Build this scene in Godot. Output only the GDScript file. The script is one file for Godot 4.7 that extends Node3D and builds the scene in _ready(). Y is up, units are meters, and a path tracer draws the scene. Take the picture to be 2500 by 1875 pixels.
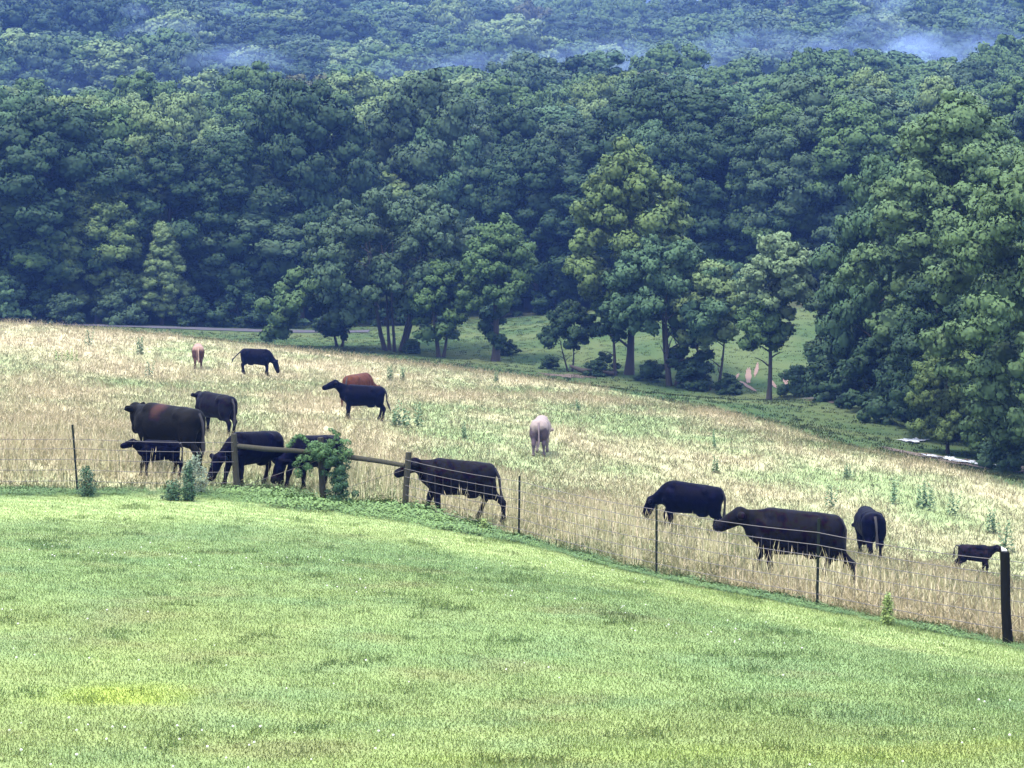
extends Node3D
# A hill pasture in summer: mown lawn, wire fence, cattle in tall straw grass, a valley of trees and misty wooded hills.

# The relief of the land: smooth surface through surveyed points (x, z, weight).
const RELIEF := [
	Vector3(0.00, -18.00, -2.7752), Vector3(-4.04, -19.00, -8.1141), Vector3(3.51, -16.50, 8.3270), Vector3(-3.49, -30.00, -6.4294), Vector3(0.00, -31.50, 14.4710), Vector3(2.97, -26.00, -1.1977),
	Vector3(-8.99, -50.00, 2.6063), Vector3(-5.91, -52.00, -5.8875), Vector3(-2.29, -51.00, -1.0199), Vector3(0.13, -47.00, 5.6603), Vector3(2.52, -42.00, -2.7205), Vector3(4.62, -36.50, 2.5388),
	Vector3(6.78, -33.00, -1.2331), Vector3(-13.03, -50.00, -6.9640), Vector3(7.75, -30.00, -5.4197), Vector3(-7.60, -56.00, 12.6731), Vector3(-9.93, -80.00, -0.1761), Vector3(-12.59, -120.00, -2.6556),
	Vector3(-5.94, -92.00, 0.7440), Vector3(1.01, -85.00, -2.8159), Vector3(4.38, -61.00, -0.6192), Vector3(5.05, -45.00, -3.2798), Vector3(9.79, -67.00, 7.4611), Vector3(13.38, -69.00, -14.9534),
	Vector3(-31.89, -150.00, 3.5809), Vector3(-25.40, -150.00, -1.8577), Vector3(-18.66, -148.00, 3.1689), Vector3(-11.39, -146.00, -1.1114), Vector3(-4.35, -145.00, 1.5037), Vector3(3.79, -137.00, 4.8598),
	Vector3(8.46, -128.00, -1.1292), Vector3(12.24, -115.00, 11.7378), Vector3(15.90, -98.00, 9.8026), Vector3(18.71, -88.00, 8.8318), Vector3(-19.94, -190.00, -2.5095), Vector3(-30.21, -195.00, 2.0569),
	Vector3(-8.76, -178.00, 1.1478), Vector3(-0.53, -172.00, -6.0250), Vector3(3.93, -165.00, -2.4559), Vector3(7.96, -163.00, 3.8989), Vector3(10.45, -158.00, 4.3697), Vector3(15.97, -150.00, -31.9935),
	Vector3(19.17, -148.00, 22.5073), Vector3(20.97, -112.00, -6.7913), Vector3(20.26, -122.00, -14.5888), Vector3(21.03, -100.00, -12.7972), Vector3(16.88, -166.00, -4.5378), Vector3(18.06, -176.00, 14.9376),
	Vector3(19.76, -200.00, 4.3786), Vector3(-4.38, -215.00, -3.5820), Vector3(-32.84, -212.00, 1.5016), Vector3(-44.64, -210.00, -2.5799), Vector3(-50.20, -200.00, 0.6905), Vector3(31.09, -125.00, 11.8886),
	Vector3(34.01, -160.00, 2.2461), Vector3(26.71, -175.00, -11.7040), Vector3(0.00, 0.00, 1.0278), Vector3(-20.00, 0.00, 3.4207), Vector3(20.00, 0.00, 2.0581), Vector3(0.00, 30.00, -2.3490),
	Vector3(-60.00, -100.00, -0.7508), Vector3(60.00, -60.00, -0.6598), Vector3(-90.00, 0.00, -0.5092), Vector3(90.00, 0.00, 0.5139), Vector3(-90.00, -200.00, -0.5400), Vector3(90.00, -120.00, -1.1876),
	Vector3(60.00, -200.00, 0.9633), Vector3(0.00, -270.00, -0.1663), Vector3(-60.00, -270.00, 0.5457), Vector3(60.00, -270.00, -1.8306), Vector3(0.00, -345.00, 2.3906), Vector3(-70.00, -345.00, -0.7489),
	Vector3(80.00, -345.00, 2.6033), Vector3(-150.00, -300.00, 0.6186), Vector3(150.00, -300.00, 0.5203), Vector3(0.00, -400.00, -1.4382), Vector3(-85.00, -400.00, -0.6847), Vector3(90.00, -400.00, -2.6024),
	Vector3(0.00, -500.00, 0.5723), Vector3(-100.00, -500.00, 0.3439), Vector3(100.00, -500.00, 0.1127), Vector3(15.00, -600.00, -0.5896), Vector3(-120.00, -600.00, -0.1771), Vector3(110.00, -600.00, 0.0431),
	Vector3(20.00, -680.00, -1.0148), Vector3(-140.00, -680.00, 1.6079), Vector3(130.00, -680.00, 1.3103), Vector3(-300.00, -600.00, 0.2192), Vector3(300.00, -600.00, 0.4435), Vector3(0.00, -800.00, 0.0897),
	Vector3(200.00, -800.00, -0.6499), Vector3(-200.00, -800.00, -0.7552), Vector3(-300.00, -300.00, -0.1625), Vector3(300.00, -300.00, -0.0758), Vector3(-250.00, 0.00, -0.0264), Vector3(250.00, 0.00, -0.1526),
]
const RELIEF_PLANE := Vector3(59.33904, 0.28830, 2.81789)

const GX0 := -320.0
const GZ0 := -760.0
const GS := 3.0
const GNX := 214
const GNZ := 284
var grid := PackedFloat32Array()
var names := {}
var patchy := FastNoiseLite.new()
var fine := FastNoiseLite.new()
var rng := RandomNumberGenerator.new()

const FENCE := [Vector2(-120, -46), Vector2(-14, -49.5), Vector2(-9.04, -50.25), Vector2(-5.91, -52), Vector2(-4.04, -51.75), Vector2(-2.29, -51), Vector2(0.13, -47.5), Vector2(2.52, -42), Vector2(4.65, -36.75), Vector2(6.8, -33), Vector2(9.6, -28.5), Vector2(30, 5), Vector2(120, 150)]
const FIELD_END := [Vector2(-400, -140), Vector2(-60, -150), Vector2(-31.9, -150), Vector2(-18.7, -148), Vector2(-11.4, -146), Vector2(-4.35, -145), Vector2(3.79, -137), Vector2(8.46, -128), Vector2(12.24, -115), Vector2(15.9, -98), Vector2(18.7, -88), Vector2(24, -72), Vector2(40, -40), Vector2(90, 20), Vector2(400, 400)]
const WOOD_EDGE := [Vector2(-400, -150), Vector2(-60, -196), Vector2(-33, -206), Vector2(-20, -207), Vector2(-4.4, -214), Vector2(6, -210), Vector2(14, -204), Vector2(22, -200), Vector2(27, -172), Vector2(33, -140), Vector2(60, -90), Vector2(400, 100)]


func _ready() -> void:
	# ---------------------------------------------------------------- camera, sky, sun, exposure
	var cam := Camera3D.new()
	cam.name = "camera"
	cam.position = Vector3(0, 30, 0)
	cam.projection = Camera3D.PROJECTION_FRUSTUM
	cam.near = 0.5
	cam.size = 0.15943
	cam.frustum_offset = Vector2(0, -0.079715)
	cam.far = 6000.0
	add_child(cam)
	cam.current = true

	var sky_look := ProceduralSkyMaterial.new()
	sky_look.sky_top_color = Color(0.90, 0.93, 1.0)
	sky_look.sky_horizon_color = Color(0.52, 0.58, 0.72)
	sky_look.sky_curve = 0.3
	sky_look.ground_bottom_color = Color(0.25, 0.29, 0.22)
	sky_look.ground_horizon_color = Color(0.55, 0.6, 0.68)
	sky_look.sun_angle_max = 1.0
	var sky := Sky.new()
	sky.sky_material = sky_look
	var env := Environment.new()
	env.background_mode = Environment.BG_SKY
	env.sky = sky
	env.background_energy_multiplier = 1.0
	env.tonemap_mode = Environment.TONE_MAPPER_LINEAR
	env.tonemap_exposure = 4.8
	env.sdfgi_enabled = true
	env.ssao_enabled = true
	env.ssil_enabled = true
	env.fog_enabled = true
	env.fog_light_color = Color(0.45, 0.63, 1.0)
	env.fog_density = 0.00024
	env.volumetric_fog_enabled = true
	env.volumetric_fog_density = 0.0
	var world := WorldEnvironment.new()
	world.name = "world"
	world.environment = env
	add_child(world)

	var sun := DirectionalLight3D.new()
	sun.name = "sun"
	sun.light_color = Color(1.0, 0.96, 0.9)
	sun.light_energy = 0.5
	sun.light_angular_distance = 12.0
	sun.rotation_degrees = Vector3(-68, -52, 0)
	sun.shadow_enabled = true
	add_child(sun)

	patchy.seed = 11
	patchy.frequency = 0.11
	patchy.fractal_octaves = 3
	fine.seed = 5
	fine.frequency = 0.9
	fine.fractal_octaves = 2
	rng.seed = 2024
	survey()
	build_ground()
	build_water_and_banks()
	build_woods()
	build_valley_trees()
	build_far_hill()
	build_fences()
	build_cattle()
	build_plants()
	build_grass()
	build_mist()


# ==================================================================== the land
func relief(x: float, z: float) -> float:
	var px := x / 50.0
	var pz := z / 50.0
	var h := RELIEF_PLANE.x + RELIEF_PLANE.y * px + RELIEF_PLANE.z * pz
	for p: Vector3 in RELIEF:
		var dx := px - p.x / 50.0
		var dz := pz - p.y / 50.0
		var r := dx * dx + dz * dz + 1e-9
		h += 0.5 * r * log(r) * p.z
	return h


func survey() -> void:
	grid.resize(GNX * GNZ)
	for j in GNZ:
		for i in GNX:
			grid[j * GNX + i] = relief(GX0 + i * GS, GZ0 + j * GS)


func ground(x: float, z: float) -> float:
	var u := clampf((x - GX0) / GS, 0.0, GNX - 1.001)
	var v := clampf((z - GZ0) / GS, 0.0, GNZ - 1.001)
	var i := int(u)
	var j := int(v)
	u -= i
	v -= j
	var k := j * GNX + i
	return lerpf(lerpf(grid[k], grid[k + 1], u), lerpf(grid[k + GNX], grid[k + GNX + 1], u), v)


func on(x: float, z: float, up := 0.0) -> Vector3:
	return Vector3(x, ground(x, z) + up, z)


func along(line: Array, x: float) -> float:
	for i in range(1, line.size()):
		if x <= line[i].x:
			return remap(x, line[i - 1].x, line[i].x, line[i - 1].y, line[i].y)
	return line[-1].y


func lawn_color(x: float, z: float) -> Color:
	var a := patchy.get_noise_2d(x * 0.7, z * 0.7)
	var b := patchy.get_noise_2d(x * 3.1 + 50.0, z * 3.1)
	var c := Color(0.265, 0.375, 0.155).lerp(Color(0.315, 0.40, 0.155), clampf(0.5 + a * 1.3, 0, 1))
	c = c.lerp(Color(0.19, 0.32, 0.165), clampf(b * 0.8, 0, 0.4))
	var e := fine.get_noise_2d(x * 1.1, z * 0.8)
	c *= 1.0 + 0.15 * e + 0.12 * patchy.get_noise_2d(x * 1.6 - 7.0, z * 1.2)
	c = c.lerp(Color(0.30, 0.27, 0.14), smoothstep(0.28, 0.6, fine.get_noise_2d(x * 0.45 + 90.0, z * 0.45)) * 0.35)
	# mown stripes beside the fence
	var off := z - along(FENCE, x)
	if off > 0.4 and off < 16.0:
		var bend := patchy.get_noise_2d(x * 0.5, z * 0.5)
		var wave := 0.5 + 0.5 * sin(off * 8.5 + bend * 4.0)
		var band := smoothstep(0.7, 1.8, off) * smoothstep(9.0, 4.2, off + bend * 2.5)
		c = c.lerp(Color(0.49, 0.61, 0.26), band * (0.25 + 0.7 * wave))
		c = c.lerp(Color(0.20, 0.33, 0.155), smoothstep(5.0, 8.0, off) * smoothstep(16.0, 9.0, off) * 0.4)
	# a paler patch where the grass was reseeded
	var q := Vector2((x + 3.85) / 0.8, (z + 23.7) / 0.8).length() + fine.get_noise_2d(x * 2.0, z * 2.0) * 0.45
	c = c.lerp(Color(0.40, 0.51, 0.09), smoothstep(1.2, 0.4, q) * 0.7)
	var q2 := Vector2((x - 2.2) / 3.4, (z + 19.0) / 0.9).length() + b * 0.6
	c = c.lerp(Color(0.34, 0.43, 0.12), smoothstep(1.2, 0.5, q2) * 0.5)
	return c


func straw_share(x: float, z: float) -> float:
	var a := patchy.get_noise_2d(x * 0.8 + 300.0, z * 0.45)
	var b := patchy.get_noise_2d(x * 2.6 - 80.0, z * 1.5 + 40.0)
	var s := 0.46 + a * 0.9 + b * 0.5
	s -= clampf(x * 0.012, -0.3, 0.22)
	var off := along(FENCE, x) - z
	s += 0.32 * smoothstep(14.0, 4.0, off) * smoothstep(-8.0, 2.0, x)
	s += 0.3 * smoothstep(16.0, 3.0, z - along(FIELD_END, x))
	return clampf(s, 0.0, 1.0)


func build_ground() -> void:
	var xs := []
	var zs := []
	var x := -400.0
	while x <= 400.0:
		xs.append(x)
		var w := absf(x)
		x += 0.5 if w < 14.0 else 1.5 if w < 41.0 else 5.0 if w < 131.0 else 24.0
	var z := 60.0
	while z > -790.0:
		zs.append(z)
		z -= 4.0 if z > -8.0 else 0.4 if z > -62.0 else 1.2 if z > -165.0 else 2.5 if z > -260.0 else 8.0
	var nx := xs.size()
	var sheets := [SurfaceTool.new(), SurfaceTool.new(), SurfaceTool.new(), SurfaceTool.new()]
	for st: SurfaceTool in sheets:
		st.begin(Mesh.PRIMITIVE_TRIANGLES)
	var pts := PackedVector3Array()
	var cols := PackedColorArray()
	var kinds := PackedInt32Array()
	var nors := PackedVector3Array()
	for zz: float in zs:
		for xx: float in xs:
			var h := ground(xx, zz)
			var kind := 0
			var c: Color
			if zz > along(FENCE, xx):
				c = lawn_color(xx, zz) * 0.55
			elif zz > along(FIELD_END, xx):
				kind = 1
				c = Color(0.20, 0.255, 0.12).lerp(Color(0.37, 0.325, 0.205), straw_share(xx, zz))
			elif zz > along(WOOD_EDGE, xx):
				kind = 2
				c = Color(0.040, 0.070, 0.032).lerp(Color(0.072, 0.094, 0.042), clampf(0.5 + patchy.get_noise_2d(xx, zz), 0, 1))
			else:
				kind = 3
				c = Color(0.045, 0.05, 0.03).lerp(Color(0.05, 0.075, 0.03), clampf(0.5 + patchy.get_noise_2d(xx, zz), 0, 1))
			pts.append(Vector3(xx, h, zz))
			cols.append(c)
			kinds.append(kind)
			nors.append(Vector3(ground(xx - 0.5, zz) - ground(xx + 0.5, zz), 1.0, ground(xx, zz - 0.5) - ground(xx, zz + 0.5)).normalized())
	for j in zs.size() - 1:
		for i in nx - 1:
			var a := j * nx + i
			var st: SurfaceTool = sheets[kinds[a]]
			for k: int in [a, a + nx, a + 1, a + 1, a + nx, a + nx + 1]:
				st.set_normal(nors[k])
				st.set_color(cols[k])
				st.add_vertex(pts[k])
	var called := ["lawn", "pasture", "meadow", "woodland_floor"]
	for k in 4:
		var m := matter(Color.WHITE, 0.95)
		m.vertex_color_use_as_albedo = true
		var nt := NoiseTexture2D.new()
		nt.width = 512
		nt.height = 512
		nt.seamless = true
		nt.as_normal_map = true
		nt.bump_strength = 1.5
		var fn := FastNoiseLite.new()
		fn.seed = 40 + k
		fn.frequency = 0.05
		nt.noise = fn
		m.normal_enabled = true
		m.normal_texture = nt
		m.uv1_triplanar = true
		m.uv1_world_triplanar = true
		m.uv1_scale = Vector3.ONE * [0.5, 0.35, 0.15, 0.1][k]
		m.specular_mode = BaseMaterial3D.SPECULAR_DISABLED
		put(called[k], sheets[k].commit(), m).set_meta("kind", "structure")


# ==================================================================== helpers
func matter(c: Color, rough := 0.85, linear := true) -> StandardMaterial3D:
	var m := StandardMaterial3D.new()
	m.albedo_color = c.linear_to_srgb() if linear else c
	m.roughness = rough
	return m


func numbered(called: String) -> String:
	var n: int = names.get(called, 0)
	names[called] = n + 1
	return called if n == 0 else "%s_%03d" % [called, n]


func put(called: String, mesh: Mesh, m: Material, parent: Node = null) -> MeshInstance3D:
	var o := MeshInstance3D.new()
	o.mesh = mesh
	if m:
		o.set_surface_override_material(0, m)
	if parent:
		var k := 0
		var name_now := called
		while parent.has_node(name_now):
			k += 1
			name_now = "%s_%03d" % [called, k]
		o.name = name_now
		parent.add_child(o, true)
	else:
		o.name = numbered(called)
		add_child(o, true)
	return o


func thing(called: String, label: String, category: String, at: Vector3, turn := 0.0, group := "") -> Node3D:
	var o := Node3D.new()
	o.name = numbered(called)
	o.position = at
	o.rotation.y = turn
	add_child(o, true)
	return tag(o, label, category, group)


func tag(o: Node3D, label: String, category: String, group := "") -> Node3D:
	o.set_meta("label", label)
	o.set_meta("category", category)
	if group:
		o.set_meta("group", group)
	return o


func scatter(called: String, mesh: Mesh, m: Material, places: Array, tints: PackedColorArray, parent: Node = null) -> MultiMeshInstance3D:
	var mm := MultiMesh.new()
	mm.transform_format = MultiMesh.TRANSFORM_3D
	mm.use_colors = true
	mm.mesh = mesh
	mm.instance_count = places.size()
	for i in places.size():
		mm.set_instance_transform(i, places[i])
		mm.set_instance_color(i, tints[i])
	var o := MultiMeshInstance3D.new()
	o.multimesh = mm
	o.material_override = m
	o.name = numbered(called) if parent == null else called
	o.set_meta("kind", "stuff")
	(parent if parent else self).add_child(o, true)
	return o


func tube(st: SurfaceTool, path: Array, radii: Array, sides := 7, wobble := 0.0) -> void:
	# a tapered tube along a path, closed at its end
	var rings := []
	for i in path.size():
		var t: Vector3 = (path[mini(i + 1, path.size() - 1)] - path[maxi(i - 1, 0)]).normalized()
		var u := t.cross(Vector3(0.31, 0.2, 0.93)).normalized()
		var v := t.cross(u)
		var ring := []
		for k in sides:
			var a := TAU * k / sides
			var d := u * cos(a) + v * sin(a)
			ring.append([path[i] + d * radii[i] * (1.0 + wobble * sin(k * 2.7 + i * 1.9)), d])
		rings.append(ring)
	for i in rings.size() - 1:
		for k in sides:
			var l := (k + 1) % sides
			for q: Array in [rings[i][k], rings[i + 1][k], rings[i][l], rings[i][l], rings[i + 1][k], rings[i + 1][l]]:
				st.set_normal(q[1])
				st.add_vertex(q[0])
	for e: int in [0, rings.size() - 1]:
		var n: Vector3 = (path[e] - path[1 if e == 0 else e - 1]).normalized()
		for k in sides:
			var l := (k + 1) % sides
			st.set_normal(n)
			st.add_vertex(path[e])
			st.set_normal(n)
			st.add_vertex(rings[e][k if e == 0 else l][0])
			st.set_normal(n)
			st.add_vertex(rings[e][l if e == 0 else k][0])


func begin() -> SurfaceTool:
	var st := SurfaceTool.new()
	st.begin(Mesh.PRIMITIVE_TRIANGLES)
	return st


# ==================================================================== trees
class Leaves:
	var v := PackedVector3Array()
	var n := PackedVector3Array()
	var c := PackedColorArray()

	func leaf(at: Vector3, face: Vector3, soft: Vector3, size: float, turn: float, tint: float, slim := 0.7) -> void:
		var u := face.cross(Vector3(sin(turn), cos(turn) * 0.6, cos(turn * 1.7))).normalized()
		var w := face.cross(u) * slim
		var col := Color(tint, tint, tint)
		var a := at - u * size * 0.5
		var b := at + w * size * 0.5 + u * size * 0.08
		var d := at + u * size * 0.55
		var e := at - w * size * 0.5 + u * size * 0.08
		for p: Vector3 in [a, b, d, a, d, e]:
			v.append(p)
			n.append(soft)
			c.append(col)

	func core(at: Vector3, size: float, flat: float, away: Vector3, tint: float, r: RandomNumberGenerator) -> void:
		# the dense inside of a clump of leaves: a knobbly lump that stops one seeing through it
		var col := Color(tint, tint, tint)
		var ring := []
		for j in 6:
			var row := []
			for i in 7:
				var a := TAU * i / 7.0
				var e := PI * (j / 5.0 - 0.5)
				var d := Vector3(cos(a) * cos(e), sin(e), sin(a) * cos(e))
				row.append([at + Vector3(d.x, d.y * flat, d.z) * size * r.randf_range(0.5, 0.7), (d + away * 0.2).normalized()])
			ring.append(row)
		for j in 5:
			for i in 7:
				var k := (i + 1) % 7
				for q: Array in [ring[j][i], ring[j][k], ring[j + 1][i], ring[j + 1][i], ring[j][k], ring[j + 1][k]]:
					v.append(q[0])
					n.append(q[1])
					c.append(col)

	func mesh() -> ArrayMesh:
		var arr := []
		arr.resize(Mesh.ARRAY_MAX)
		arr[Mesh.ARRAY_VERTEX] = v
		arr[Mesh.ARRAY_NORMAL] = n
		arr[Mesh.ARRAY_COLOR] = c
		var m := ArrayMesh.new()
		m.add_surface_from_arrays(Mesh.PRIMITIVE_TRIANGLES, arr)
		return m


func clump(l: Leaves, r: RandomNumberGenerator, at: Vector3, size: float, count: int, leaf: float, away: Vector3, tone: float, flat := 0.75) -> void:
	if size > 0.3:
		l.core(at, size, flat, away, tone, r)
	for i in count:
		var d := Vector3(r.randfn(), r.randfn() + 0.4, r.randfn()).normalized()
		var p := at + Vector3(d.x, d.y * flat, d.z) * size * (0.72 + 0.34 * r.randf() * r.randf() + 0.1 * sin(d.x * 7.0 + d.y * 9.0 + at.x * 3.0))
		var face := (d + Vector3(r.randfn(), r.randfn(), r.randfn()) * 0.4).normalized()
		var soft := (d + away * 0.2 + face * 0.2).normalized()
		if soft.dot(face) < 0.0:
			face = -face
		l.leaf(p, face, soft, leaf * r.randf_range(0.65, 1.3), r.randf() * TAU, tone * r.randf_range(0.9, 1.12))


# shape: "dome", "tall", "spread", "egg", "shrub"
func girth(shape: String, t: float) -> float:
	match shape:
		"dome":
			return pow(maxf(1.0 - pow(absf(t - 0.36) / 0.64, 2.2), 0.0), 0.55)
		"tall":
			return pow(clampf(1.0 - t, 0, 1), 0.62) * clampf(0.45 + t * 2.6, 0, 1)
		"spread":
			return pow(maxf(1.0 - pow(absf(t - 0.45) / 0.58, 2.6), 0.0), 0.5)
		"egg":
			return pow(sin(PI * clampf(0.08 + t * 0.9, 0, 1)), 0.75)
		_:
			return pow(maxf(1.0 - t * t, 0.0), 0.5)


func crown(seed_: int, shape: String, tall: float, from: float, radius: float, clumps: int, size: float, count: int, leaf: float) -> ArrayMesh:
	var r := RandomNumberGenerator.new()
	r.seed = seed_
	var l := Leaves.new()
	var lumps := FastNoiseLite.new()
	lumps.seed = seed_
	lumps.frequency = 1.0
	for i in clumps:
		var t := (i + r.randf()) / clumps
		if shape == "dome" or shape == "egg":
			t = pow(t, 0.85)
		var a := i * 2.39996 + r.randf_range(-0.4, 0.4)
		var g := girth(shape, t)
		g *= 1.0 + 0.42 * lumps.get_noise_3d(cos(a) * 1.1, t * 2.2, sin(a) * 1.1)
		var reach := radius * g * (r.randf_range(0.74, 1.0) if i % 5 != 0 else r.randf_range(0.1, 0.5))
		var at := Vector3(cos(a) * reach, tall * lerpf(from, 0.97, t) + r.randfn() * 0.25, sin(a) * reach)
		var away := Vector3(cos(a) * g, (t - 0.4) * 1.3, sin(a) * g).normalized()
		var s := size * r.randf_range(0.55, 1.15)
		var tone := r.randf_range(0.84, 1.16)
		clump(l, r, at, s, int(count * 0.6), leaf, away, tone, 0.8)
		for k in 3:
			var off := (Vector3(r.randfn(), r.randfn() * 0.6 + 0.2, r.randfn()) + away * 0.7).normalized()
			clump(l, r, at + off * s * 0.85, s * r.randf_range(0.35, 0.62), int(count * 0.17), leaf, away, tone * r.randf_range(0.92, 1.08), 0.8)
	return l.mesh()


func trunk(seed_: int, tall: float, from: float, thick: float, radius: float, stems := 1, limbs := 7) -> ArrayMesh:
	var r := RandomNumberGenerator.new()
	r.seed = seed_ + 900
	var st := begin()
	for s in stems:
		var a := TAU * s / stems + r.randf_range(-0.4, 0.4)
		var lean := Vector3(cos(a), 0, sin(a)) * (0.0 if stems == 1 else radius * 0.5)
		var foot := lean * 0.22
		var k := 1.0 if stems == 1 else 0.62
		var top := lean + Vector3(r.randfn() * 0.3, tall * 0.8, r.randfn() * 0.3)
		var path := []
		var radii := []
		for i in 8:
			var t := i / 7.0
			path.append(foot.lerp(top, t) + lean * 0.25 * (sqrt(t) - t) + Vector3(sin(t * 5.0 + s) * 0.08, -0.25 if i == 0 else 0.0, cos(t * 4.0 + s) * 0.08) * tall * 0.1)
			radii.append(thick * k * (lerpf(1.0, 0.22, t) + (0.45 if i == 0 else 0.0)))
		tube(st, path, radii, 8, 0.06)
		for i in limbs:
			var t := lerpf(maxf(from, 0.12) * 0.9, 0.9, (i + r.randf()) / limbs)
			var b := r.randf() * TAU
			var p: Vector3 = foot.lerp(top, t)
			var out := Vector3(cos(b), 0, sin(b)) * radius * r.randf_range(0.5, 0.85) * (1.0 - t * 0.5)
			tube(st, [p, p + out * 0.45 + Vector3.UP * out.length() * 0.3, p + out + Vector3.UP * out.length() * 0.5], [thick * k * 0.38, thick * k * 0.24, thick * 0.06], 5)
	return st.commit()


var tones := []
const TONE_NAMES := ["mid green", "yellow-green", "blue-green", "dark green", "grey-green", "pale green", "olive"]
var bark: StandardMaterial3D


func leaf_matter(c: Color) -> StandardMaterial3D:
	var m := matter(c, 0.6)
	m.vertex_color_use_as_albedo = true
	m.metallic_specular = 0.2
	m.backlight_enabled = true
	m.backlight = Color(0.28, 0.3, 0.16)
	return m


var kinds := {}


func make_kinds() -> void:
	for c: Color in [Color(0.050, 0.090, 0.032), Color(0.070, 0.108, 0.036), Color(0.045, 0.086, 0.041), Color(0.021, 0.044, 0.020), Color(0.040, 0.070, 0.036), Color(0.096, 0.142, 0.056), Color(0.056, 0.066, 0.036), Color(0.105, 0.155, 0.075), Color(0.064, 0.108, 0.044)]:
		tones.append(leaf_matter(c))
	bark = matter(Color(0.032, 0.027, 0.024), 0.95)
	# name: [height, crown foot, radius, meshes of crowns, trunk mesh]
	kinds.dome = [15.0, [crown(1, "dome", 15, 0.16, 5.0, 48, 1.75, 1150, 0.29), crown(2, "dome", 15, 0.2, 4.7, 54, 1.6, 1000, 0.29)], trunk(1, 15, 0.2, 0.3, 4.5)]
	kinds.tall = [19.0, [crown(3, "tall", 19, 0.12, 4.7, 54, 1.65, 1000, 0.29), crown(4, "tall", 19, 0.16, 4.2, 56, 1.55, 950, 0.29)], trunk(3, 19, 0.2, 0.34, 4.0, 1, 9)]
	kinds.egg = [17.0, [crown(5, "egg", 17, 0.15, 4.5, 48, 1.8, 1150, 0.29), crown(6, "egg", 17, 0.12, 5.0, 54, 1.65, 1000, 0.29)], trunk(5, 17, 0.2, 0.32, 4.0)]
	kinds.far_dome = [14.0, [crown(7, "dome", 14, 0.2, 5.4, 32, 1.95, 460, 0.45), crown(8, "dome", 14, 0.15, 5.0, 36, 1.8, 400, 0.45)], trunk(7, 14, 0.2, 0.3, 4.0, 1, 4)]
	kinds.far_tall = [17.0, [crown(9, "tall", 17, 0.12, 5.0, 36, 1.9, 430, 0.45), crown(10, "egg", 16, 0.12, 5.0, 36, 1.9, 430, 0.45)], trunk(9, 16, 0.2, 0.3, 4.0, 1, 4)]
	kinds.shrub = [3.0, [crown(11, "shrub", 3.0, 0.05, 1.6, 22, 0.7, 260, 0.2), crown(12, "shrub", 3.0, 0.05, 1.7, 22, 0.72, 260, 0.2)], trunk(11, 3.0, 0.1, 0.05, 1.2, 3, 3)]


func plant_tree(kind: String, which: int, tone: int, at: Vector3, tall: float, wide: float, turn: float, label: String, called := "tree", category := "tree", group := "") -> Node3D:
	var k: Array = kinds[kind]
	var o := thing(called, label, category, at, turn, group)
	o.scale = Vector3(wide, tall / k[0], wide)
	put("trunk", k[2], bark, o)
	put("crown", k[1][which % k[1].size()], tones[tone], o)
	return o


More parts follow.
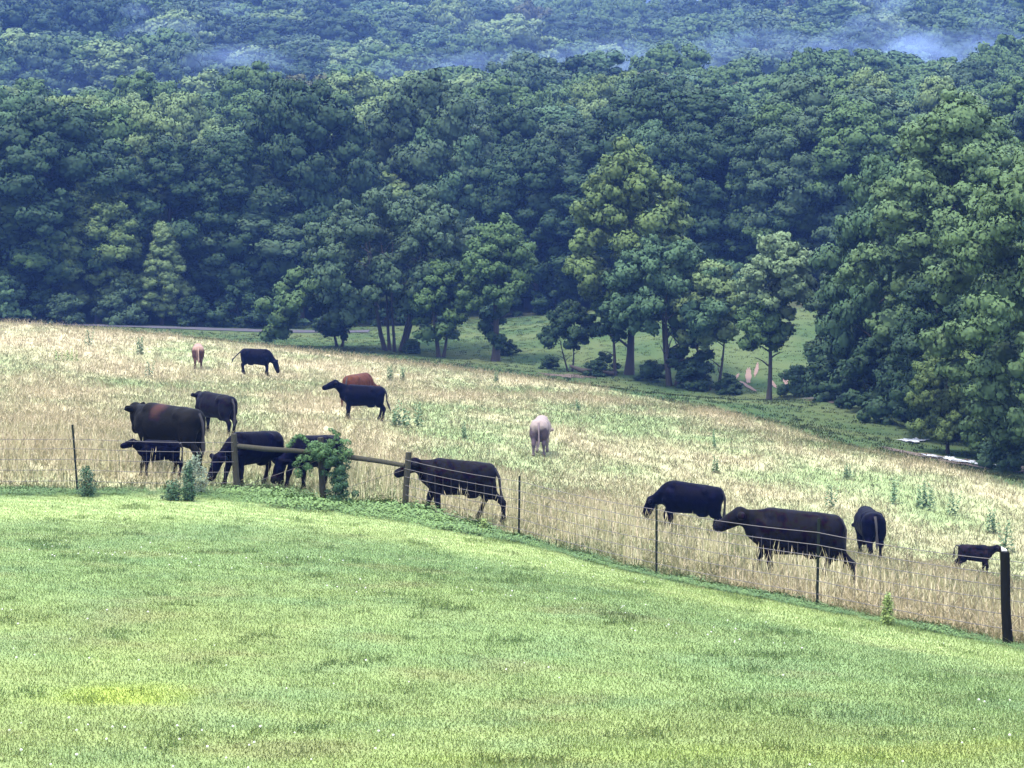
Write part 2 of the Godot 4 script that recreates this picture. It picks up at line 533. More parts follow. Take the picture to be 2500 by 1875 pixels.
func build_woods() -> void:
	make_kinds()
	var r := RandomNumberGenerator.new()
	r.seed = 77
	var spots := []
	# first wooded hill
	var z := -206.0
	var row := 0
	while z > -352.0:
		var s := lerpf(8.0, 9.6, clampf((-z - 205.0) / 130.0, 0, 1))
		var half := -z * 0.2126 + 7.0
		var x := -half + (row % 2) * s * 0.5
		while x < half:
			var px := x + r.randf_range(-0.3, 0.3) * s
			var pz := z + r.randf_range(-0.3, 0.3) * s
			if pz < along(WOOD_EDGE, px) - 3.0:
				spots.append([px, pz, 0])
			x += s
		z -= s * 0.9
		row += 1
	# second hill behind the misty hollow
	z = -425.0
	while z > -640.0:
		var s := 13.0
		var half := -z * 0.2126 + 10.0
		var x := -half + (row % 2) * s * 0.5
		while x < half:
			spots.append([x + r.randf_range(-0.34, 0.34) * s, z + r.randf_range(-0.34, 0.34) * s, 1])
			x += s
		z -= s * 0.95
		row += 1
	var singles := []
	var mass := [[], []]
	var mass_tint := [PackedColorArray(), PackedColorArray()]
	var stand := FastNoiseLite.new()
	stand.seed = 31
	stand.frequency = 0.022
	var n_single := 0
	for p: Array in spots:
		var pos := on(p[0], p[1], -0.1)
		var kind: String
		var tall: float
		var roll := r.randf()
		var near: bool = p[2] == 0 and p[1] > -290.0
		var dist: float = -p[1]
		if p[2] == 0:
			kind = ("dome" if roll < 0.4 else "tall" if roll < 0.7 else "egg") if near else ("far_dome" if roll < 0.5 else "far_tall")
			tall = r.randf_range(11.5, 19.0)
			if dist > 290.0:
				tall = r.randf_range(12.0, 15.5)
		else:
			kind = "far_dome" if roll < 0.62 else "far_tall"
			tall = r.randf_range(14.0, 19.0)
		var tone := 0
		var q := stand.get_noise_2d(p[0], p[1]) + r.randfn() * 0.22 + (clampf((dist - 225.0) / 60.0, -0.25, 0.34) if p[2] == 0 else -0.1)  # tones biased paler towards the first crest, imitating sunlit treetops
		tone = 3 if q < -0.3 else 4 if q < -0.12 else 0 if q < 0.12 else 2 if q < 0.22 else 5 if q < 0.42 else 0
		if r.randf() < 0.05:
			tone = 6 if r.randf() < 0.5 else 1
		var wide := r.randf_range(0.9, 1.45)
		if p[2] == 1:
			wide *= 1.28
		var turn := r.randf() * TAU
		if n_single < 262:
			n_single += 1
			singles.append([kind, r.randi(), tone, pos, tall, wide, turn, p[2]])
		else:
			var w := 0 if kind == "far_dome" else 1
			var b := Basis(Vector3.UP, turn).scaled(Vector3(wide, tall / float(kinds[kind][0]), wide) * 1.05)
			mass[w].append(Transform3D(b, pos))
			var c: Color = (tones[tone] as StandardMaterial3D).albedo_color.srgb_to_linear()
			mass_tint[w].append(c)
	label_and_plant(singles)
	var forest := Node3D.new()
	forest.name = "distant_forest"
	forest.set_meta("kind", "stuff")
	forest.set_meta("label", "mass of hazy treetops covering the misty second hill")
	forest.set_meta("category", "forest")
	add_child(forest)
	var white := leaf_matter(Color.WHITE)
	for w in 2:
		scatter("treetops", kinds[["far_dome", "far_tall"][w]][1][0], white, mass[w], mass_tint[w], forest)


func label_and_plant(singles: Array) -> void:
	# says of each tree its tone, its shape, how deep in the wood it stands and what it stands above
	var texts := []
	var count := {}
	for s: Array in singles:
		var p: Vector3 = s[3]
		var shape: String = {"dome": "rounded", "tall": "pointed", "egg": "oval", "far_dome": "domed", "far_tall": "tall"}[s[0]]
		var edge := along(WOOD_EDGE, p.x) - p.z
		var depth: String = "in the wood's front row" if edge < 14.0 else "in the wood's second row" if edge < 32.0 else "on the middle slope" if edge < 75.0 else "near the hill's crest" if s[7] == 0 else "on the misty far hill"
		var ray := p.x / -p.z
		var above: String = "at the left edge" if ray < -0.18 else "above the gravel road" if ray < -0.115 else "above the far black cow" if ray < -0.08 else "above the many-stemmed tree" if ray < -0.03 else "above the ivied tree" if ray < 0.02 else "above the tall valley tree" if ray < 0.075 else "above the lollipop tree" if ray < 0.13 else "above the right-hand trees"
		var t := "%s %s tree %s, %s" % [TONE_NAMES[s[2]], shape, depth, above]
		texts.append(t)
		if not count.has(t):
			count[t] = []
		count[t].append([ray, texts.size() - 1])
	for t: String in count:
		var group: Array = count[t]
		if group.size() > 1:
			group.sort()
			for k in group.size():
				texts[group[k][1]] = (["left", "right"][k] if group.size() == 2 else ["first", "second", "third", "fourth", "fifth", "sixth", "seventh", "eighth", "ninth", "tenth", "eleventh", "twelfth", "thirteenth", "fourteenth", "fifteenth", "sixteenth", "seventeenth", "eighteenth"][mini(k, 17)] + " from left,") + " " + t
	for i in singles.size():
		var s: Array = singles[i]
		plant_tree(s[0], s[1], s[2], s[3], s[4], s[5], s[6], texts[i], "forest_tree", "tree", "trees of the wooded hills")


# ---- trees that stand out one by one at the wood's edge and in the valley
func build_valley_trees() -> void:
	# front trees of the wood: kind, mesh, tone, x, z, height, width factor, label
	for a: Array in [
		["egg", 0, 1, -35.6, -207.0, 12.0, 0.85, "yellow-green tree low at the wood's edge behind the gravel road"],
		["egg", 1, 5, -33.2, -218.0, 18.5, 0.95, "tall pale green tree behind the low yellow-green tree"],
		["tall", 0, 5, -29.8, -205.5, 8.5, 0.5, "slim pale sapling with bare trunk beside the gravel road"],
		["egg", 0, 2, -43.5, -211.0, 19.0, 1.0, "blue-green tree at the far left end of the wood's edge"],
		["dome", 1, 3, -18.8, -214.0, 20.5, 1.25, "big dark round tree standing left of the many-stemmed tree"],
		["dome", 0, 4, -8.5, -222.0, 21.0, 1.25, "big grey-green tree rising behind the many-stemmed tree"],
		["tall", 1, 3, -24.5, -210.0, 16.5, 1.0, "dark pointed tree beside the big dark round tree"],
		["dome", 0, 3, 2.2, -216.0, 14.5, 1.05, "dark tree filling the gap behind the ivied tree"],
		["dome", 1, 3, 16.5, -209.0, 14.5, 1.05, "dark round tree at the wood's edge behind the lollipop tree"],
		["egg", 1, 3, 20.8, -208.0, 15.0, 1.1, "dark oval tree at the wood's edge behind the right-hand trees"],
		["dome", 0, 4, 25.0, -206.0, 15.0, 1.1, "grey-green tree at the wood's edge behind the right-hand trees"],
		["tall", 0, 2, 12.2, -213.0, 15.5, 0.9, "blue-green tree right behind the tall yellow-green tree"],
	]:
		plant_tree(a[0], a[1], a[2], on(a[3], a[4], -0.1), a[5], a[6], a[3] * 0.7, a[7], "edge_tree", "tree", "trees along the wood's edge")

	var nearest := 0.34
	# the broad many-stemmed tree
	var o := thing("spreading_tree", "broad many-stemmed tree with drooping left side in the valley", "tree", on(-8.76, -178, -0.1))
	put("trunk", trunk(21, 10.5, 0.25, 0.2, 5.2, 7, 4), bark, o)
	put("crown", crown(21, "spread", 11.2, 0.27, 5.7, 84, 1.25, 520, 0.3), tones[4], o)
	var droop := Leaves.new()
	var r := RandomNumberGenerator.new()
	r.seed = 9
	for i in 34:
		var t := i / 33.0
		clump(droop, r, Vector3(-4.5 - 4.2 * sin(t * 1.5) + r.randfn() * 0.7, 6.8 - 5.0 * t + r.randfn() * 0.5, r.randfn() * 1.2 + 0.6), 0.8, 260, 0.28, Vector3(-0.5, 0.6, 0.4), r.randf_range(0.85, 1.15))
	put("drooping_boughs", droop.mesh(), tones[0], o)
	# two bushy small trees beside it
	o = thing("bushy_tree", "small bushy tree on thin stems right of the many-stemmed tree", "tree", on(-5.2, -174, -0.1))
	put("trunk", trunk(23, 5.8, 0.3, 0.2, 1.8, 3, 4), bark, o)
	put("crown", crown(23, "egg", 6.6, 0.26, 1.9, 34, 0.85, 380, 0.24), tones[0], o)
	o = thing("bushy_tree", "thin-stemmed low tree left of the many-stemmed tree's trunk", "tree", on(-13.0, -181, -0.1))
	put("trunk", trunk(24, 4.6, 0.3, 0.18, 1.6, 2, 4), bark, o)
	put("crown", crown(24, "egg", 5.2, 0.22, 1.7, 28, 0.8, 360, 0.24), tones[3], o)
	# the tree with an ivied trunk
	o = thing("ivied_tree", "round tree with ivy bulging round its short trunk", "tree", on(-1.19, -172, -0.1))
	put("trunk", trunk(25, 8.8, 0.35, 0.3, 2.0, 1, 8), bark, o)
	put("crown", crown(25, "dome", 9.8, 0.40, 2.35, 44, 0.95, 460, 0.25), tones[0], o)
	var ivy := Leaves.new()
	for i in 16:
		clump(ivy, r, Vector3(r.randfn() * 0.35, 1.3 + 2.6 * i / 16.0, r.randfn() * 0.35), 0.55 - absf(i / 16.0 - 0.35) * 0.3, 170, 0.2, Vector3(0, 0.4, 0.9), r.randf_range(0.8, 1.1))
	put("ivy", ivy.mesh(), tones[3], o)
	# the tall yellow-green tree and its neighbours
	o = thing("tall_tree", "tall irregular yellow-green tree, tallest in the valley clearing", "tree", on(7.9, -163, -0.1))
	put("trunk", trunk(27, 13.2, 0.2, 0.3, 3.4, 1, 12), bark, o)
	put("crown", crown(27, "egg", 15.0, 0.3, 4.0, 62, 1.15, 480, 0.29), tones[1], o)
	o = thing("tall_tree", "thin leaning tree beside the tall yellow-green tree's trunk", "tree", on(6.9, -162, -0.1))
	put("trunk", trunk(28, 5.6, 0.3, 0.14, 1.2, 1, 4), bark, o)
	put("crown", crown(28, "egg", 6.0, 0.45, 1.2, 16, 0.7, 300, 0.22), tones[3], o)
	o = thing("dome_tree", "blue-green dome-topped tree right of the tall yellow-green tree", "tree", on(10.45, -158, -0.1))
	put("trunk", trunk(29, 7.6, 0.2, 0.3, 3.0, 3, 7), bark, o)
	put("crown", crown(29, "spread", 9.2, 0.42, 3.8, 60, 1.0, 440, 0.26), tones[2], o)
	var low := Leaves.new()
	for i in 16:
		clump(low, r, Vector3(r.randf_range(-1.8, 2.6), r.randf_range(0.9, 3.0), r.randf_range(-0.5, 1.2)), 0.55, 190, 0.22, Vector3(0, 0.7, 0.7), r.randf_range(0.8, 1.1))
	put("low_boughs", low.mesh(), tones[3], o)
	o = thing("dome_tree", "pale mound-shaped tree reaching right over the clearing", "tree", on(13.05, -156.5, -0.1))
	put("trunk", trunk(30, 5.4, 0.2, 0.2, 2.0, 2, 5), bark, o)
	put("crown", crown(30, "dome", 7.9, 0.45, 1.9, 36, 0.8, 420, 0.24), tones[5], o)
	# the small bowed tree over the fallen log
	o = thing("small_tree", "small round bowed tree above the fallen log", "tree", on(3.95, -164.5, -0.1))
	put("trunk", trunk(31, 3.2, 0.25, 0.12, 1.2, 2, 5), bark, o)
	put("crown", crown(31, "dome", 4.4, 0.42, 1.7, 30, 0.62, 300, 0.21), tones[3], o)
	# lollipop tree
	o = thing("lollipop_tree", "slim two-tiered tree on a bare thin trunk in the clearing", "tree", on(15.97, -150, -0.1))
	put("trunk", trunk(33, 9.0, 0.3, 0.17, 1.6, 1, 9), bark, o)
	put("crown", crown(33, "dome", 10.3, 0.60, 1.9, 40, 0.8, 400, 0.24), tones[7], o).position = Vector3(0.6, 0, 0)  # upper crown in a brighter tone, strong light put into its colour
	var tier := Leaves.new()
	for i in 48:
		var a := i * 2.4
		clump(tier, r, Vector3(cos(a) * r.randf_range(0.3, 1.45) - 0.3, r.randf_range(3.5, 6.5), sin(a) * r.randf_range(0.3, 1.4)), 0.6, 200, 0.22, Vector3(cos(a), 0.4, sin(a)), r.randf_range(0.82, 1.12))
	put("lower_tier", tier.mesh(), tones[0], o)
	# right-hand group, near the creek
	var near := {
		"big": [18.0, [crown(41, "egg", 18, 0.09, 5.0, 110, 1.25, 560, 0.25)], trunk(41, 18, 0.2, 0.36, 4.2, 1, 10)],
		"oak": [15.0, [crown(42, "egg", 15, 0.1, 4.4, 100, 1.15, 560, 0.23)], trunk(42, 15, 0.2, 0.3, 4.0, 1, 9)],
		"mid": [11.0, [crown(43, "dome", 11, 0.12, 3.7, 72, 1.1, 520, 0.23)], trunk(43, 11, 0.2, 0.26, 3.0, 2, 7)],
	}
	kinds.merge(near)
	for a: Array in [
		["big", 0, 8, 24.0, -129.0, 16.6, 1.0, "tallest tree of the right-hand group, its top lit pale"],
		["oak", 0, 8, 22.9, -104.5, 14.6, 0.95, "leafy tree at the picture's right edge beside the creek"],
		["mid", 0, 2, 21.6, -137.0, 13.6, 0.95, "blue-green tree at the left front of the right-hand group"],
		["oak", 0, 2, 27.5, -118.0, 14.5, 1.0, "full-leaved tree half hidden at the right edge behind the creek tree"],
		["mid", 0, 4, 22.0, -149.5, 9.6, 0.85, "grey-green round tree beside the two-tiered lollipop tree"],
		["big", 0, 0, 28.5, -146.0, 16.0, 1.0, "tall tree at the back of the right-hand group"],
		["mid", 0, 1, 20.6, -114.0, 5.4, 0.42, "low yellowish tree leaning out over the creek bank"],
		["mid", 0, 3, 22.2, -121.0, 8.6, 0.8, "dark low tree overhanging the creek pools"],
	]:
		plant_tree(a[0], a[1], a[2], on(a[3], a[4], -0.1), a[5], a[6], a[3] * 1.3, a[7], "creekside_tree", "tree", "trees beside the creek")
	# shrubs under the wood's edge and along the creek
	var n := 0
	for a: Array in [[-43, -203, 1.2, 2], [-40, -205, 0.9, 3], [-37.5, -201.5, 0.8, 4], [-33.0, -203.5, 1.0, 4], [-27, -205, 0.8, 3], [-23, -206, 1.1, 3], [-19.5, -207, 0.9, 2], [-15.5, -204.5, 0.7, 3], [-11, -211, 1.1, 3], [-6, -213, 0.9, 3], [-1, -213.5, 1.0, 2], [4, -213, 1.0, 3], [9, -209, 1.1, 3], [14, -205, 1.1, 3], [18.5, -202.5, 1.0, 2], [22, -201, 1.2, 3],
			[20.0, -146, 1.1, 3], [19.8, -140.5, 1.2, 3], [20.0, -133, 1.2, 3], [21.2, -127.5, 1.2, 3], [22.9, -122.5, 1.0, 3], [23.6, -113.5, 1.3, 0], [18.2, -153, 0.6, 2], [22.4, -108, 0.7, 2], [11.8, -156.5, 0.6, 3]]:
		var where: String = ["below the left end of the wood", "behind the gravel road", "behind the far black cow", "under the big dark round tree", "behind the many-stemmed tree", "behind the ivied tree", "behind the tall yellow-green tree", "behind the lollipop tree"][mini(n / 2, 7)] if a[1] < -200 else ["left of the muddy hollow", "above the muddy hollow", "right of the muddy hollow", "over the upper pool", "behind the upper pool", "behind the lower pools", "beside the lollipop tree's trunk", "at the right edge trunk", "under the dome-topped tree"][n - 16]
		plant_tree("shrub", n, a[3], on(a[0], a[1], -0.05), 3.0 * a[2], a[2] * 1.1, n * 1.1, "%s leafy shrub %s, %s" % [TONE_NAMES[a[3]], where, "the nearer of two" if n % 2 == 0 and a[1] < -200 else "low and dense"], "shrub", "shrub", "shrubs under the trees")
		n += 1
	# low scrub in the clearing
	for a: Array in [[6.2, -163.5, 0.38, "left of the thin leaning tree"], [9.2, -159.5, 0.42, "between the tall tree and the dome-topped tree"], [12.2, -157.5, 0.4, "right of the dome-topped tree"], [5.6, -161.0, 0.34, "at the tip of the fallen log"], [-0.2, -176.0, 0.3, "behind the ivied tree's trunk"], [-7.4, -176.5, 0.32, "at the foot of the many-stemmed tree"], [13.9, -155.0, 0.36, "left of the lollipop tree"], [2.6, -166.0, 0.3, "left of the small bowed tree"]]:
		plant_tree("shrub", n, 3, on(a[0], a[1], -0.05), 3.0 * a[2], a[2] * 1.3, n * 1.1, "low dark scrub bush %s" % a[3], "scrub_bush", "bush", "low scrub in the clearing")
		n += 1
	# fallen log
	var st := begin()
	tube(st, [Vector3(-1.0, 0.55, -0.3), Vector3(-0.3, 0.32, 0), Vector3(0.6, 0.16, 0.1), Vector3(1.9, 0.12, 0.25)], [0.1, 0.16, 0.19, 0.15], 8, 0.08)
	tube(st, [Vector3(0.5, 0.2, 0.1), Vector3(0.9, 0.55, 0.3), Vector3(1.2, 0.7, 0.2)], [0.07, 0.05, 0.02], 5)
	var log_ := thing("fallen_log", "dark fallen log lying under the small bowed tree", "log", on(4.9, -161.8))
	put("log_trunk", st.commit(), bark, log_)


func build_far_hill() -> void:
	# the blue ridge beyond, closing the view: a wooded slope over a kilometre off
	var st := begin()
	var hn := FastNoiseLite.new()
	hn.seed = 3
	hn.frequency = 0.004
	var height := func(x: float, z: float) -> float:
		var t := clampf((-z - 780.0) / 620.0, 0, 1)
		return lerpf(4.0, 95.0, t * t * (3 - 2 * t)) + hn.get_noise_2d(x, z) * 26.0 * t
	for j in 22:
		for i in 60:
			var x0 := -900.0 + i * 30.0
			var z0 := -760.0 - j * 34.0
			for q: Array in [[x0, z0], [x0, z0 - 34], [x0 + 30, z0], [x0 + 30, z0], [x0, z0 - 34], [x0 + 30, z0 - 34]]:
				st.set_smooth_group(0)
				st.add_vertex(Vector3(q[0], height.call(q[0], q[1]), q[1]))
	st.generate_normals()
	put("far_ridge", st.commit(), matter(Color(0.05, 0.08, 0.04), 0.95)).set_meta("kind", "structure")
	var r := RandomNumberGenerator.new()
	r.seed = 8
	var places := []
	var tints := PackedColorArray()
	for i in 1500:
		var z := -r.randf_range(800.0, 1400.0)
		var x := r.randf_range(-1.0, 1.0) * (-z * 0.24)
		var s := r.randf_range(0.85, 1.25)
		places.append(Transform3D(Basis(Vector3.UP, r.randf() * TAU).scaled(Vector3(s * 1.2, s, s * 1.2)), Vector3(x, height.call(x, z) - 0.5, z)))
		tints.append(Color(0.055, 0.095, 0.05) * r.randf_range(0.8, 1.25))
	var o := scatter("ridge_forest", kinds.far_dome[1][0], leaf_matter(Color.WHITE), places, tints)
	tag(o, "blue far-off forest on the ridge at the very top", "forest")


# ==================================================================== water, mud, road
func sheet(called: String, cx: float, cz: float, rx: float, rz: float, turn: float, m: Material, lift: float, seed_: int, rough := 0.35) -> MeshInstance3D:
	var st := begin()
	var nz := FastNoiseLite.new()
	nz.seed = seed_
	nz.frequency = 1.3
	var rings := 6
	var around := 40
	var spot := func(i: int, k: int) -> Vector3:
		var a := TAU * k / around
		var f := 1.0 + rough * nz.get_noise_2d(cos(a) * 1.2, sin(a) * 1.2) * 2.0
		var p := Vector2(cos(a) * rx, sin(a) * rz).rotated(turn) * f * i / rings
		return on(cx + p.x, cz + p.y, lift)
	for i in rings:
		for k in around:
			for q: Array in [[i, k], [i + 1, k], [i, k + 1], [i, k + 1], [i + 1, k], [i + 1, k + 1]]:
				st.set_smooth_group(0)
				st.add_vertex(spot.call(q[0], q[1]))
	st.generate_normals()
	var o := put(called, st.commit(), m)
	o.set_meta("kind", "structure")
	return o


func build_water_and_banks() -> void:
	var clay := matter(Color(0.135, 0.085, 0.066), 0.95)
	var mud := matter(Color(0.12, 0.105, 0.105), 0.7)
	var dark_mud := matter(Color(0.075, 0.055, 0.04), 0.9)
	var glint_white := matter(Color(0.74, 0.78, 0.85), 0.15)  # near-white colour standing in for sky reflected off the creek
	var water := matter(Color(0.1, 0.1, 0.1), 0.06)
	sheet("clay_bank", 16.05, -163.5, 0.2, 3.4, 0.10, clay, 0.05, 2, 0.2)
	sheet("clay_bank", 15.55, -158.5, 0.17, 2.4, -0.12, clay, 0.05, 3, 0.2)
	sheet("clay_bank", 18.4, -162.0, 0.18, 3.0, 0.1, clay, 0.05, 4, 0.2)
	sheet("clay_bank", 16.85, -166.0, 0.13, 2.6, 0.14, clay, 0.05, 14, 0.2)
	sheet("creek_bed", 17.3, -146.5, 0.9, 3.6, -0.5, mud, 0.04, 5, 0.6)
	sheet("creek_bed", 18.6, -139.0, 0.8, 3.0, -0.3, dark_mud, 0.04, 6, 0.5)
	sheet("clay_bank", 17.3, -160.0, 0.15, 2.2, 0.0, clay, 0.05, 24, 0.2)
	sheet("clay_bank", 15.1, -162.5, 0.12, 1.8, 0.2, clay, 0.05, 25, 0.2)
	sheet("creek_bed", 20.8, -109.8, 3.4, 2.2, 0.4, dark_mud, 0.03, 7, 0.4)
	sheet("creek_bed", 3.6, -160.0, 1.5, 1.6, 0.0, dark_mud, 0.03, 17, 0.5)
	sheet("creek_water", 20.9, -109.9, 2.0, 1.2, 0.45, water, 0.05, 8, 0.5)
	sheet("painted_glint", 20.95, -109.4, 0.8, 1.3, 0.5, glint_white, 0.09, 9, 0.7)  # pale sheets that paint the bright sky glints onto the water
	sheet("painted_glint", 20.05, -110.2, 0.3, 1.5, 0.2, glint_white, 0.09, 10, 0.7)
	sheet("painted_glint", 19.2, -110.3, 0.35, 0.7, 0.3, glint_white, 0.08, 11, 0.7)
	sheet("painted_glint", 19.9, -119.8, 0.5, 1.2, 0.6, glint_white, 0.08, 12, 0.7)
	# gravel road across the valley at the left
	var st := begin()
	var gravel := matter(Color(0.042, 0.042, 0.055), 0.95)
	var edge := func(x: float, s: int) -> Vector3:
		var zc := -201.5 + sin(x * 0.11) * 0.8
		return on(x, zc + s * 1.8 + sin(x * 1.7 + s) * 0.25, 0.05)
	for i in 60:
		var x0 := -75.0 + i * 1.05
		for q: Array in [[x0, 1], [x0, -1], [x0 + 1.05, 1], [x0 + 1.05, 1], [x0, -1], [x0 + 1.05, -1]]:
			st.set_smooth_group(0)
			st.add_vertex(edge.call(q[0], q[1]))
	st.generate_normals()
	put("gravel_road", st.commit(), gravel).set_meta("kind", "structure")


# ==================================================================== fences
func wood_post(st: SurfaceTool, tall: float, thick: float, lean: Vector3) -> void:
	var path := []
	var radii := []
	for i in 8:
		var t := i / 7.0
		path.append(Vector3(sin(t * 6.0 + tall) * 0.006, -0.3 + (tall + 0.3) * t, cos(t * 5.0) * 0.006) + lean * t)
		radii.append(thick * (1.08 - 0.12 * t + 0.03 * sin(t * 9.0)))
	path.append(path[-1] + Vector3(0, 0.012, 0))
	radii.append(thick * 0.82)
	tube(st, path, radii, 12, 0.035)


func t_post(st: SurfaceTool, tall: float, lean: Vector3) -> void:
	# a studded steel T section
	for b: Array in [[0.042, 0.008, 0.0], [0.008, 0.034, 0.021]]:
		var w: float = b[0] * 0.5
		var d: float = b[1] * 0.5
		var o := Vector3(0, 0, -b[2])
		var foot := [Vector3(-w, -0.3, -d), Vector3(w, -0.3, -d), Vector3(w, -0.3, d), Vector3(-w, -0.3, d)]
		for k in 4:
			var p: Vector3 = foot[k] + o
			var q: Vector3 = foot[(k + 1) % 4] + o
			var up := Vector3(0, tall + 0.3, 0) + lean
			for v: Vector3 in [p, q, p + up, p + up, q, q + up]:
				st.set_smooth_group(-1)
				st.add_vertex(v)
		var top := Vector3(0, tall + 0.3, 0) + lean
		for k: int in [0, 1, 2, 0, 2, 3]:
			st.add_vertex(foot[k] + o + top)
	for i in 22:
		var y := 0.12 + i * 0.054
		if y > tall - 0.03:
			break
		var c := Vector3(0, y, 0.007) + lean * (y + 0.3) / (tall + 0.3)
		for v: Array in [[-1, -1, 1, -1, 1, 1], [-1, -1, 1, 1, -1, 1]]:
			for k in 3:
				st.add_vertex(c + Vector3(v[k * 2] * 0.007, v[k * 2 + 1] * 0.007, 0))


func strand(points: Array, up: float, sag: float, thick: float, steps := 5) -> ArrayMesh:
	var st := begin()
	var path := []
	var radii := []
	for i in points.size() - 1:
		var a: Vector3 = points[i]
		var b: Vector3 = points[i + 1]
		for k in steps:
			var t := float(k) / steps
			path.append(a.lerp(b, t) + Vector3(0, up - sag * 4.0 * t * (1 - t), 0))
			radii.append(thick)
	path.append(points[-1] + Vector3(0, up, 0))
	radii.append(thick)
	tube(st, path, radii, 5)
	return st.commit()


func stays(points: Array, up0: float, up1: float, every: float) -> ArrayMesh:
	# the short vertical wires of the woven fence
	var st := begin()
	for i in points.size() - 1:
		var a: Vector3 = points[i]
		var b: Vector3 = points[i + 1]
		var n := int(a.distance_to(b) / every)
		for k in range(1, n):
			var p := a.lerp(b, float(k) / n)
			tube(st, [p + Vector3(0, up0, 0), p + Vector3(0, up1, 0)], [0.0022, 0.0022], 3)
	return st.commit()


func build_fences() -> void:
	var weathered := matter(Color(0.062, 0.062, 0.050), 0.95)
	var dark_wood := matter(Color(0.011, 0.012, 0.012), 0.95)
	var grain := NoiseTexture2D.new()
	grain.width = 256
	grain.height = 256
	grain.seamless = true
	var gn := FastNoiseLite.new()
	gn.frequency = 0.03
	grain.noise = gn
	grain.color_ramp = Gradient.new()
	grain.color_ramp.colors = PackedColorArray([Color(0.62, 0.6, 0.56), Color(1, 1, 1)])
	for m: StandardMaterial3D in [weathered, dark_wood]:
		m.albedo_texture = grain
		m.uv1_triplanar = true
		m.uv1_scale = Vector3(9, 0.9, 9)
	var steel := matter(Color(0.012, 0.017, 0.013), 0.7)
	var wire := matter(Color(0.12, 0.112, 0.112), 0.8)
	for m: StandardMaterial3D in [weathered, dark_wood, steel, wire]:
		m.metallic_specular = 0.15
	# the corner brace of round timber
	var base := on(-4.04, -51.75)
	var brace := thing("timber_brace", "weathered timber fence brace of three posts and two rails", "fence", base)
	var feet := [on(-5.91, -52.0) - base, Vector3.ZERO, on(-2.29, -51.0) - base]
	var leans := [Vector3(-0.10, 0, 0), Vector3(-0.08, 0, 0), Vector3(0.10, 0, 0)]
	var tops := [1.29, 1.40, 1.30]
	for k in 3:
		var st := begin()
		wood_post(st, tops[k], 0.068, leans[k])
		put("post", st.commit(), weathered, brace).position = feet[k]
	for k in 2:
		var st := begin()
		var a: Vector3 = feet[k] + Vector3(leans[k].x * 0.8 + 0.06, [1.04, 1.10][k], 0)
		var b: Vector3 = feet[k + 1] + Vector3(leans[k + 1].x * 0.8 - 0.06, [1.08, 1.03][k], 0)
		tube(st, [a, a.lerp(b, 0.35) + Vector3(0, -0.012, 0), a.lerp(b, 0.7) + Vector3(0, 0.006, 0), b], [0.052, 0.055, 0.052, 0.048], 10, 0.04)
		put("rail", st.commit(), weathered, brace)
	# brace wires across the two bays
	var cross := begin()
	tube(cross, [feet[0] + Vector3(0, 0.15, 0.08), feet[1] + Vector3(0, 0.98, 0.08)], [0.004, 0.004], 4)
	tube(cross, [feet[1] + Vector3(0, 0.2, 0.08), feet[2] + Vector3(0, 0.95, 0.08)], [0.004, 0.004], 4)
	put("brace_wire", cross.commit(), wire, brace)

	# the wire fence that runs from the brace down to the right
	var run := [on(-2.29, -51.0), on(0.13, -47.5), on(2.52, -42.0), on(4.65, -36.75), on(6.8, -33.0), on(9.6, -28.5)]
	var right := thing("wire_fence", "woven wire fence on steel posts descending right from the brace", "fence", run[0])
	var local := []
	for p: Vector3 in run:
		local.append(p - run[0])
	for k in [1, 2, 3]:
		var st := begin()
		t_post(st, [1.26, 1.25, 1.37][k - 1], Vector3([0.02, 0.0, 0.03][k - 1], 0, 0))
		st.generate_normals()
		put("steel_post", st.commit(), steel, right).position = local[k]
	var wp := begin()
	wood_post(wp, 1.27, 0.066, Vector3(-0.05, 0, 0))
	var corner := put("wooden_post", wp.commit(), dark_wood, right)
	corner.position = local[4]
	corner.set_meta("label", "dark round wooden post")
	for k in 6:
		put("wire", strand(local, [0.22, 0.42, 0.62, 0.80, 0.97, 1.16][k], 0.02 + 0.01 * (k % 3), 0.0055), wire, right)
	put("stay_wires", stays(local, 0.22, 0.97, 0.3), wire, right).set_meta("kind", "stuff")
	# and the one that runs off to the left
	run = [on(-5.91, -52.0), on(-9.04, -50.25), on(-14.0, -49.5)]
	var left := thing("wire_fence", "wire fence running left from the brace past a leaning steel post", "fence", run[0])
	local = []
	for p: Vector3 in run:
		local.append(p - run[0])
	var sp := begin()
	t_post(sp, 1.42, Vector3(-0.13, 0, 0))
	sp.generate_normals()
	put("steel_post", sp.commit(), steel, left).position = local[1]
	for k in 5:
		put("wire", strand(local, [0.25, 0.48, 0.70, 0.92, 1.12][k], 0.03, 0.0055), wire, left)
	put("stay_wires", stays(local, 0.25, 0.92, 0.3), wire, left).set_meta("kind", "stuff")


# ==================================================================== cattle
const CELL := 0.026


